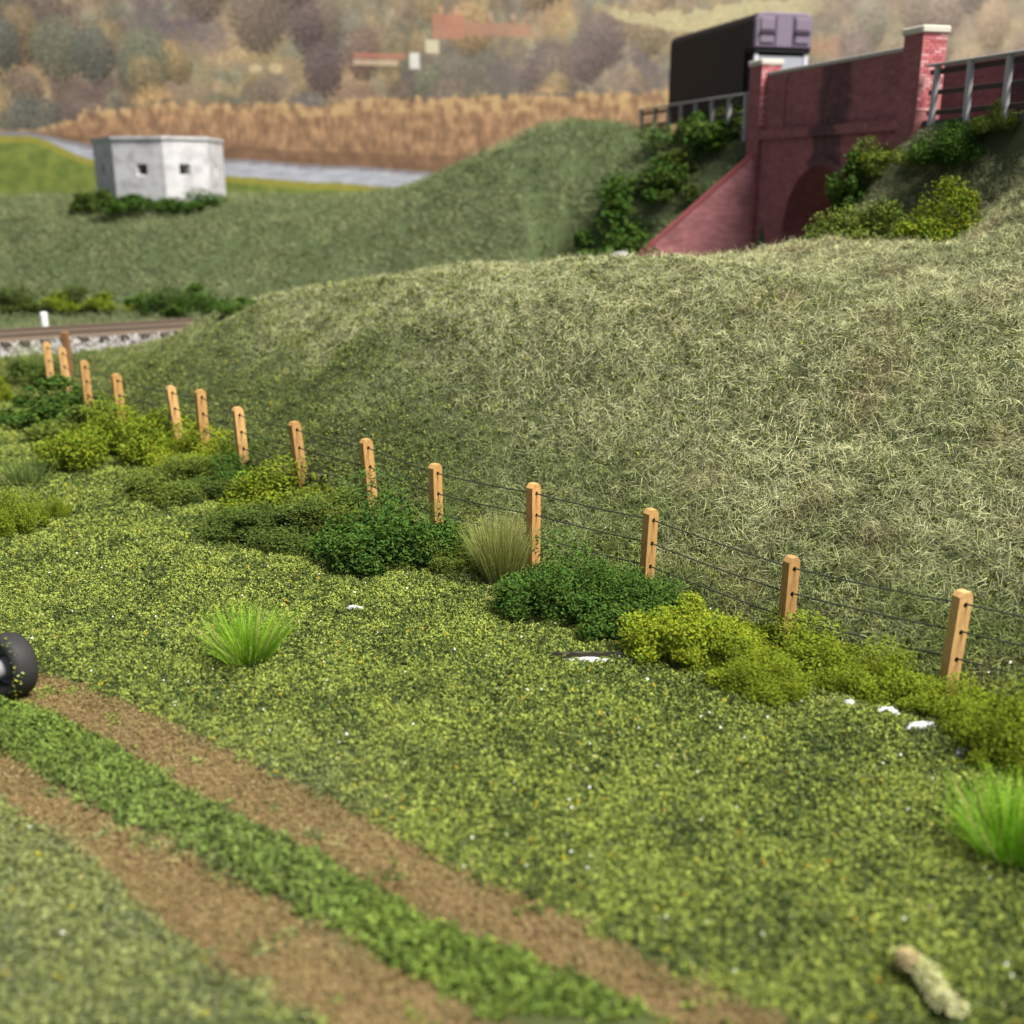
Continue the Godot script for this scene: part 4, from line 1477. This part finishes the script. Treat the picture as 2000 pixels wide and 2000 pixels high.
# ---------------------------------------------------------------- small things
func small_things() -> void:
	rng.seed = 45
	# wheel at the end of the rut
	var p := on_ground(22, 1364)
	var axis := Vector3(-0.55, 0.1, 0.83).normalized()
	var side := Vector3.UP.cross(axis).normalized()
	var t := thing("model_wheel", "black rubber tyred wheel with grey hub standing on brown rut", "wheel", p + Vector3(0, 4.9, -1.0), "", Basis(side, axis.cross(side), axis))
	var rubber := mat(lin(0.028, 0.028, 0.027), 0.6)
	var st := begin()
	st.set_smooth_group(0)
	lathe(st, [Vector2(2.75, -1.7), Vector2(4.2, -2.0), Vector2(4.75, -1.6), Vector2(5.0, -0.8), Vector2(5.05, 0.0), Vector2(5.0, 0.8), Vector2(4.75, 1.6), Vector2(4.3, 2.0), Vector2(3.6, 2.05), Vector2(3.1, 1.7), Vector2(2.75, 0.9), Vector2(2.75, -1.7)], 40)
	var tyre := part("tyre", st, rubber, t)
	st = begin()
	for k in 46:
		var a := rng.randf_range(-0.9, 1.4)
		var r := rng.randf_range(4.1, 5.1)
		flake(st, Vector3(cos(a) * r, sin(a) * r, 1.9 - maxf(0, r - 4.5) * 1.6), rng.randf_range(0.35, 0.8), rng.randf_range(0.25, 0.5), [Color(0.5, 0.42, 0.03), Color(0.18, 0.26, 0.05), Color(0.3, 0.36, 0.12)][rng.randi() % 3])
	part("turf_fleck", st, M.flock, tyre)
	st = begin()
	st.set_smooth_group(0)
	lathe(st, [Vector2(2.78, 0.4), Vector2(2.6, 0.9), Vector2(2.3, 1.0), Vector2(2.2, 0.3), Vector2(1.2, 0.0), Vector2(0.0, 0.0)], 32)
	part("rim", st, mat(lin(0.1, 0.1, 0.1), 0.4), t)
	st = begin()
	lathe(st, [Vector2(1.5, -0.2), Vector2(1.5, 2.3), Vector2(1.2, 2.6), Vector2(0, 2.6)], 20)
	part("hub", st, mat(lin(0.34, 0.34, 0.34), 0.6), t)
	st = begin()
	lathe(st, [Vector2(0.7, 2.4), Vector2(0.7, 6.0), Vector2(0.0, 6.0)], 14)
	part("axle", st, mat(lin(0.06, 0.06, 0.06), 0.4), t)
	# bare plaster
	for e in [[1150, 1293, 130, 10, "long torn slit of white plaster in the open turf"], [1660, 1376, 30, 14, "small white plaster patch between two olive bushes"], [1735, 1392, 56, 16, "white plaster patch under olive bushes, left end of a streak"], [1800, 1420, 84, 16, "longest white plaster patch in the streak under the bushes"], [1885, 1474, 60, 18, "white plaster patch beside the tall olive bush"], [1115, 1202, 44, 18, "white plaster lump under the dark green bush"], [825, 1100, 28, 14, "white plaster speck under the largest dark bush"], [693, 1192, 40, 8, "thin white plaster smear in the turf"], [1215, 507, 42, 20, "pale stone block at the foot of the red wing wall"]]:
		var q := on_ground(e[0], e[1]) if e[0] != 1215 else at_depth(1215, 505, 440)
		var depth := -q.z * cp + (EYE - q.y) * sp
		if e[0] == 1215: q = from_photo(1215, 507, 440)
		var w: float = e[2] / FOCAL * depth * 0.5
		var d: float = e[3] / FOCAL * depth * (1.0 if e[0] != 1215 else 0.5)
		var o := thing("plaster_patch" if e[0] != 1215 else "stone_block", e[4], "plaster patch" if e[0] != 1215 else "stone", q, "bare plaster patches" if e[0] != 1215 else "")
		st = begin()
		st.set_smooth_group(0)
		var rings := 6
		var n := 26
		var at := func(i: int, k: int) -> Vector3:
			var a := TAU * (k % n) / n
			var r := float(i) / rings
			var rag := 1.0 + 0.8 * noise.get_noise_2d(cos(a) * 1.4 + e[0], sin(a) * 1.4) + 0.6 * noise.get_noise_2d(cos(a) * 5.0 + e[0], sin(a) * 5.0)
			var y := (1.0 - r * r) * (0.5 if e[0] != 1215 else 3.2) + (0.14 if e[0] != 1215 else 0.0) + 0.35 * noise.get_noise_2d(cos(a) * r * 3.0 + e[0], sin(a) * r * 3.0) - r * r * r * 0.7
			return Vector3(cos(a) * r * w * rag, y, sin(a) * r * d * rag)
		for i in rings:
			for k in n:
				quad(st, at.call(i, k), at.call(i, k + 1), at.call(i + 1, k + 1), at.call(i + 1, k))
		part("patch" if e[0] != 1215 else "block", st, M.plaster if e[0] != 1215 else M.pale_post, o)
		if e[0] == 1150:                                   # the lifted edge of the torn mat, coloured dark brown, forms the dark line
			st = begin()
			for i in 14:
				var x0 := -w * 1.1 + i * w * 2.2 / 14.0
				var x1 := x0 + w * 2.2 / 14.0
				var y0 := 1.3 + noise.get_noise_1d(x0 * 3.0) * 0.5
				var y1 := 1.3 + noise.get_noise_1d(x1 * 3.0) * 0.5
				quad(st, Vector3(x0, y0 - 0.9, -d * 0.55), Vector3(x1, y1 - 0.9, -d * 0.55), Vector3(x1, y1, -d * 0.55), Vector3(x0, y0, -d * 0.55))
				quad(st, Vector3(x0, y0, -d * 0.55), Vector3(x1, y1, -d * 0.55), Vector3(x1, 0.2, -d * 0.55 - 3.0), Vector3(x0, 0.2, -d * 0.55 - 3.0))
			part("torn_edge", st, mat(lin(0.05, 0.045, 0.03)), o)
	# mossy twig
	var a0 := on_ground(1748, 1900)
	var a1 := on_ground(1870, 2000)
	t = thing("mossy_twig", "stubby tan twig grown over with pale moss, lying on the turf", "twig", a0)
	st = begin()
	st.set_smooth_group(0)
	var path := []
	var radii := []
	for i in 12:
		var u := i / 11.0
		path.append((a1 - a0) * u + Vector3(sin(u * 5.0) * 0.5, 1.7 + 0.4 * sin(u * 7.0) - u * 0.6, 0))
		radii.append((1.05 + 0.25 * sin(u * 11.0)) * (0.7 if i == 0 else 1.0) * (1.0 - 0.3 * u))
	tube(st, path, radii, 12)
	part("stem", st, mat(lin(0.36, 0.24, 0.13), 0.9), t)
	st = begin()
	for i in 1500:
		var u := pow(rng.randf(), 0.8)
		var q: Vector3 = (a1 - a0) * u + Vector3(sin(u * 5.0) * 0.5, 1.7 + 0.4 * sin(u * 7.0) - u * 0.6, 0)
		var dir := Vector3(rng.randfn(), absf(rng.randfn()) + 0.1, rng.randfn()).normalized()
		if u < 0.1 and rng.randf() < 0.8: continue
		flake(st, q + dir * rng.randf_range(0.8, 1.35), 0.7, 0.3, Color(0.3, 0.32, 0.1).lerp(Color(0.55, 0.52, 0.34), rng.randf() * (0.4 + u * 0.6)))
	part("moss", st, M.flock, t)
	# posts by the track
	p = at_depth(88, 640, 470)
	t = thing("marker_post", "small white marker post standing behind the railway track", "post", p)
	st = begin()
	lathe(st, [Vector2(0, -1), Vector2(1.5, -1), Vector2(1.5, 9.0), Vector2(1.2, 9.6), Vector2(0, 9.8)], 14)
	var mp := part("shaft", st, M.white_paint, t)
	mp.rotation.x = -PI / 2
	p = from_photo(126, 648, 402)
	t = thing("timber_post", "taller dark brown timber post among the pale posts by the track", "post", Vector3(p.x, ground(p.x, -p.z), p.z))
	st = begin()
	box(st, Vector3(-1.3, -2, -1.1), Vector3(1.3, p.y - ground(p.x, -p.z), 1.1), 0.4)
	part("shaft", st, M.brown_wood, t)


# ---------------------------------------------------------------- loose turf and grass fibres
func crumb_mesh(seed: int, n: int) -> Mesh:
	rng.seed = seed
	var st := SurfaceTool.new()
	st.begin(Mesh.PRIMITIVE_TRIANGLES)
	st.set_smooth_group(-1)
	for i in n:
		var p := Vector3(rng.randfn() * 0.34, absf(rng.randfn()) * 0.3, rng.randfn() * 0.34)
		var b := random_basis()
		var len := rng.randf_range(0.5, 1.1)
		var a := b.x * len * 0.5
		var s := b.y * rng.randf_range(0.1, 0.22)
		var k := b.z * len * 0.22
		for f in [[p - a - s, p + k - s, p + k + s, p - a + s], [p + k - s, p + a - s * 0.5, p + a + s * 0.5, p + k + s]]:
			quad(st, f[0], f[1], f[2], f[3])
	st.generate_normals()
	return st.commit()


func turf() -> void:
	var meshes := []
	for k in 4: meshes.append(crumb_mesh(300 + k, 9))
	rng.seed = 9
	var green := [PackedFloat32Array(), PackedFloat32Array(), PackedFloat32Array(), PackedFloat32Array()]
	var earth := [PackedFloat32Array(), PackedFloat32Array(), PackedFloat32Array(), PackedFloat32Array()]
	var middle := [PackedFloat32Array(), PackedFloat32Array(), PackedFloat32Array(), PackedFloat32Array()]
	var specks := PackedFloat32Array()
	var petals := PackedFloat32Array()
	var d := 84.0
	while d < 450.0:
		var half := d * 0.5 + 14.0
		var dens := 5.2 * minf(1.0, pow(150.0 / d, 1.1))
		var size := 0.55 * maxf(1.0, pow(d / 150.0, 0.55))
		var n := int(half * 2.0 * 4.0 * dens)
		for i in n:
			var x := rng.randf_range(-half, half)
			var dd := d + rng.randf() * 4.0
			var fd := fence_depth(x)
			if dd > fd + 115.0: continue
			if dd > 350.0 and track_distance(x, dd) < 22.0: continue
			if dd > fd and (rng.randf() < minf((dd - fd) / 34.0, 0.72) or hidden(x, dd, ground(x, dd))): continue
			var jx := noise.get_noise_2d(x * 0.25, dd * 0.25) * 1.3 + noise.get_noise_2d(x * 0.9 + 50.0, dd * 0.9) * 0.8
			var jd := noise.get_noise_2d(x * 0.25 + 90.0, dd * 0.25) * 1.3 + rng.randfn() * 0.4
			var q := Vector2(x + jx, dd + jd)
			var h := ground(x, dd)
			var v := rng.randi() % 4
			var patch := noise.get_noise_2d(x * 0.06, dd * 0.06)
			var b := random_basis()
			if dd < 260.0 and (Geometry2D.is_point_in_polygon(q, rut_a) or Geometry2D.is_point_in_polygon(q, rut_b)) and not (noise.get_noise_2d(x * 0.11 + 33.0, dd * 0.11) > 0.42 and rng.randf() < 0.45):
				var c := Color(0.165, 0.12, 0.05).lerp(Color(0.3, 0.232, 0.105), clampf(rng.randf() + patch * 0.4, 0.0, 1.0))
				put(earth[v], Vector3(x, h + rng.randf_range(-0.05, 0.2), -dd), b, size * rng.randf_range(0.5, 0.9), c)
				continue
			var pick := rng.randf() + patch * 0.45
			var c: Color
			if pick < 0.24: c = Color(0.055, 0.078, 0.026)
			elif pick < 0.57: c = Color(0.13, 0.172, 0.04)
			else: c = Color(0.245, 0.292, 0.06)
			if dd > fd - 16.0: c = c.lerp(Color(0.14, 0.15, 0.06), 0.4)
			c *= rng.randf_range(0.8, 1.2)
			var corner := smoothstep(-8.0, -30.0, x) * smoothstep(150.0, 115.0, dd)
			c = c.lerp(Color(0.2, 0.21, 0.11) * rng.randf_range(0.4, 1.5), corner * 0.5)
			if dd < 260.0 and Geometry2D.is_point_in_polygon(q, strip):
				c = c.lerp(Color(0.105, 0.17, 0.03) * rng.randf_range(0.2, 1.8), 0.65)
				put(middle[v], Vector3(x, h + rng.randf_range(0.0, 0.7), -dd), b, size * rng.randf_range(0.8, 1.5), c)
				continue
			put(green[v], Vector3(x, h + rng.randf_range(-0.1, 0.35), -dd), b, size * rng.randf_range(0.7, 1.25), c)
			if rng.randf() < 0.0022: put(specks, Vector3(x, h + 0.55, -dd), random_basis(), rng.randf_range(0.12, 0.3), Color(0.75, 0.75, 0.72))
			if rng.randf() < 0.006: put(petals, Vector3(x, h + 0.5, -dd), random_basis(), size * rng.randf_range(0.5, 0.8), [Color(0.5, 0.42, 0.03), Color(0.42, 0.3, 0.05), Color(0.5, 0.46, 0.2)][rng.randi() % 3])
		d += 4.0
	copies("field_turf", meshes, green, M.flock, "mottled yellow green turf covering the flat field", "turf")
	copies("rut_earth", meshes, earth, M.flock, "brown earth crumbs filling the two wheel ruts", "earth")
	copies("strip_turf", meshes, middle, M.flock, "taller bright green turf growing between the two brown ruts", "turf")
	copies("white_fleck", [stone_mesh()], [specks], M.flock, "tiny white flecks scattered over the turf", "flecks")
	copies("yellow_fleck", [meshes[0]], [petals], M.flock, "tiny yellow and ochre flecks scattered over the turf", "flecks")


func fibre_mesh(seed: int, n: int, len: float, wid: float, spread: float) -> Mesh:
	rng.seed = seed
	var st := begin()
	for i in n:
		var a := rng.randf() * TAU
		var el := rng.randf_range(0.05, 1.0)
		var dir := Vector3(cos(a) * cos(el), sin(el), sin(a) * cos(el))
		var root := Vector3(rng.randfn() * spread, rng.randf_range(-0.2, 0.6), rng.randfn() * spread)
		var bend := Vector3(rng.randfn() * 1.1, -rng.randf_range(0.2, 1.3), rng.randfn() * 1.1)
		blade(st, root, dir, len * rng.randf_range(0.6, 1.3), bend, wid, Color.WHITE, 4)
	st.generate_normals()
	var arr := st.commit().surface_get_arrays(0)
	arr[Mesh.ARRAY_COLOR] = null
	var m := ArrayMesh.new()
	m.add_surface_from_arrays(Mesh.PRIMITIVE_TRIANGLES, arr)
	return m


func grass() -> void:
	var meshes := []
	for k in 4: meshes.append(fibre_mesh(400 + k, 8, 3.2, 0.135, 0.9))
	var far_mesh := fibre_mesh(450, 8, 5.0, 0.34, 1.6)
	rng.seed = 19
	var near := [PackedFloat32Array(), PackedFloat32Array(), PackedFloat32Array(), PackedFloat32Array()]
	var far := PackedFloat32Array()
	var straws := PackedFloat32Array()
	var d := 110.0
	while d < 760.0:
		var half := d * 0.5 + 14.0
		var dens := 2.0 if d < 220.0 else 2.0 * pow(220.0 / d, 1.25)
		if d > 440.0: dens = 0.16
		var n := int(half * 2.0 * 4.0 * dens)
		for i in n:
			var x := rng.randf_range(-half, half)
			var dd := d + rng.randf() * 4.0
			var fd := fence_depth(x)
			if dd < fd + 1.0:
				if dd > fd - 30.0 and rng.randf() < 0.16 * (1.0 - (fd - dd) / 30.0) + 0.02 or dd < 118.0 and x < -20.0 and rng.randf() < 0.05:
					put(straws, Vector3(x, ground(x, dd) + 0.1, -dd), Basis(Vector3.UP, rng.randf() * TAU), rng.randf_range(0.35, 0.7), Color(0.34, 0.34, 0.14) * rng.randf_range(0.5, 1.3))
				continue
			var tr := track_distance(x, dd) if dd > 300.0 and dd < 500.0 and x < 190.0 else 99.0
			if tr < 23.0: continue
			var rel := Vector2(x, dd) - BO
			var t := rel.dot(BU)
			var off := rel.dot(BN)
			if off < 3.0 and off > -52.0 and t > -175.0 and t < 220.0: continue
			var h := ground(x, dd)
			if hidden(x, dd, h): continue
			var nrm := slope_normal(x, dd)
			var patch := noise.get_noise_2d(x * 0.02, dd * 0.02)
			var small := noise.get_noise_2d(x * 0.11 + 20.0, dd * 0.11)
			# the flock: green at the foot and the far end, straw over the crest, a few brown drifts
			var greenness := clampf(smoothstep(lerpf(75.0, 46.0, smoothstep(-40.0, 50.0, x)), 2.0, dd - fd) * 0.85 + smoothstep(10.0, -110.0, x) * 0.45 + patch * 0.6 + small * 0.35, 0.0, 1.0)
			var c := Color(0.475, 0.478, 0.255).lerp(Color(0.155, 0.2, 0.06), greenness)
			var brown := clampf(noise.get_noise_2d(x * 0.035 + 200.0, dd * 0.035) * 1.6 - 0.2, 0.0, 0.7) * smoothstep(10.0, 60.0, x)
			c = c.lerp(Color(0.34, 0.27, 0.15), brown)
			if small < -0.15 and rng.randf() < (0.45 if x > 0.0 else 0.25): continue
			if noise.get_noise_2d(x * 0.05 + 70.0, dd * 0.05) < -0.22 and rng.randf() < 0.35 and x > -20.0: continue
			var k := rng.randf()
			c *= lerpf(0.3, 1.3, k)
			var yaw := Basis(Vector3.UP, rng.randf() * TAU)
			var q := Quaternion(Vector3.UP, nrm)
			var b := Basis(q) * yaw
			if d > 440.0:
				c = Color(0.135, 0.17, 0.072).lerp(Color(0.205, 0.225, 0.108), clampf(0.5 + patch + small * 0.4, 0.0, 1.0)) * rng.randf_range(0.7, 1.25)
				put(far, Vector3(x, h, -dd), b, rng.randf_range(0.7, 1.2), c)
			else:
				put(near[rng.randi() % 4], Vector3(x, h, -dd), b, rng.randf_range(0.5, 1.1) * lerpf(0.72, 0.92, smoothstep(-50.0, 45.0, x + small * 25.0)), c)
		d += 4.0
	copies("mound_grass", meshes, near, M.fibre, "tangled straw and green grass fibres over the mound behind the fence", "grass")
	copies("bank_grass", [far_mesh], [far], M.fibre, "dull green grass fibres on the far railway bank", "grass")
	copies("field_straw", [meshes[1]], [straws], M.fibre, "loose pale straw fibres on the turf along the fence", "grass")
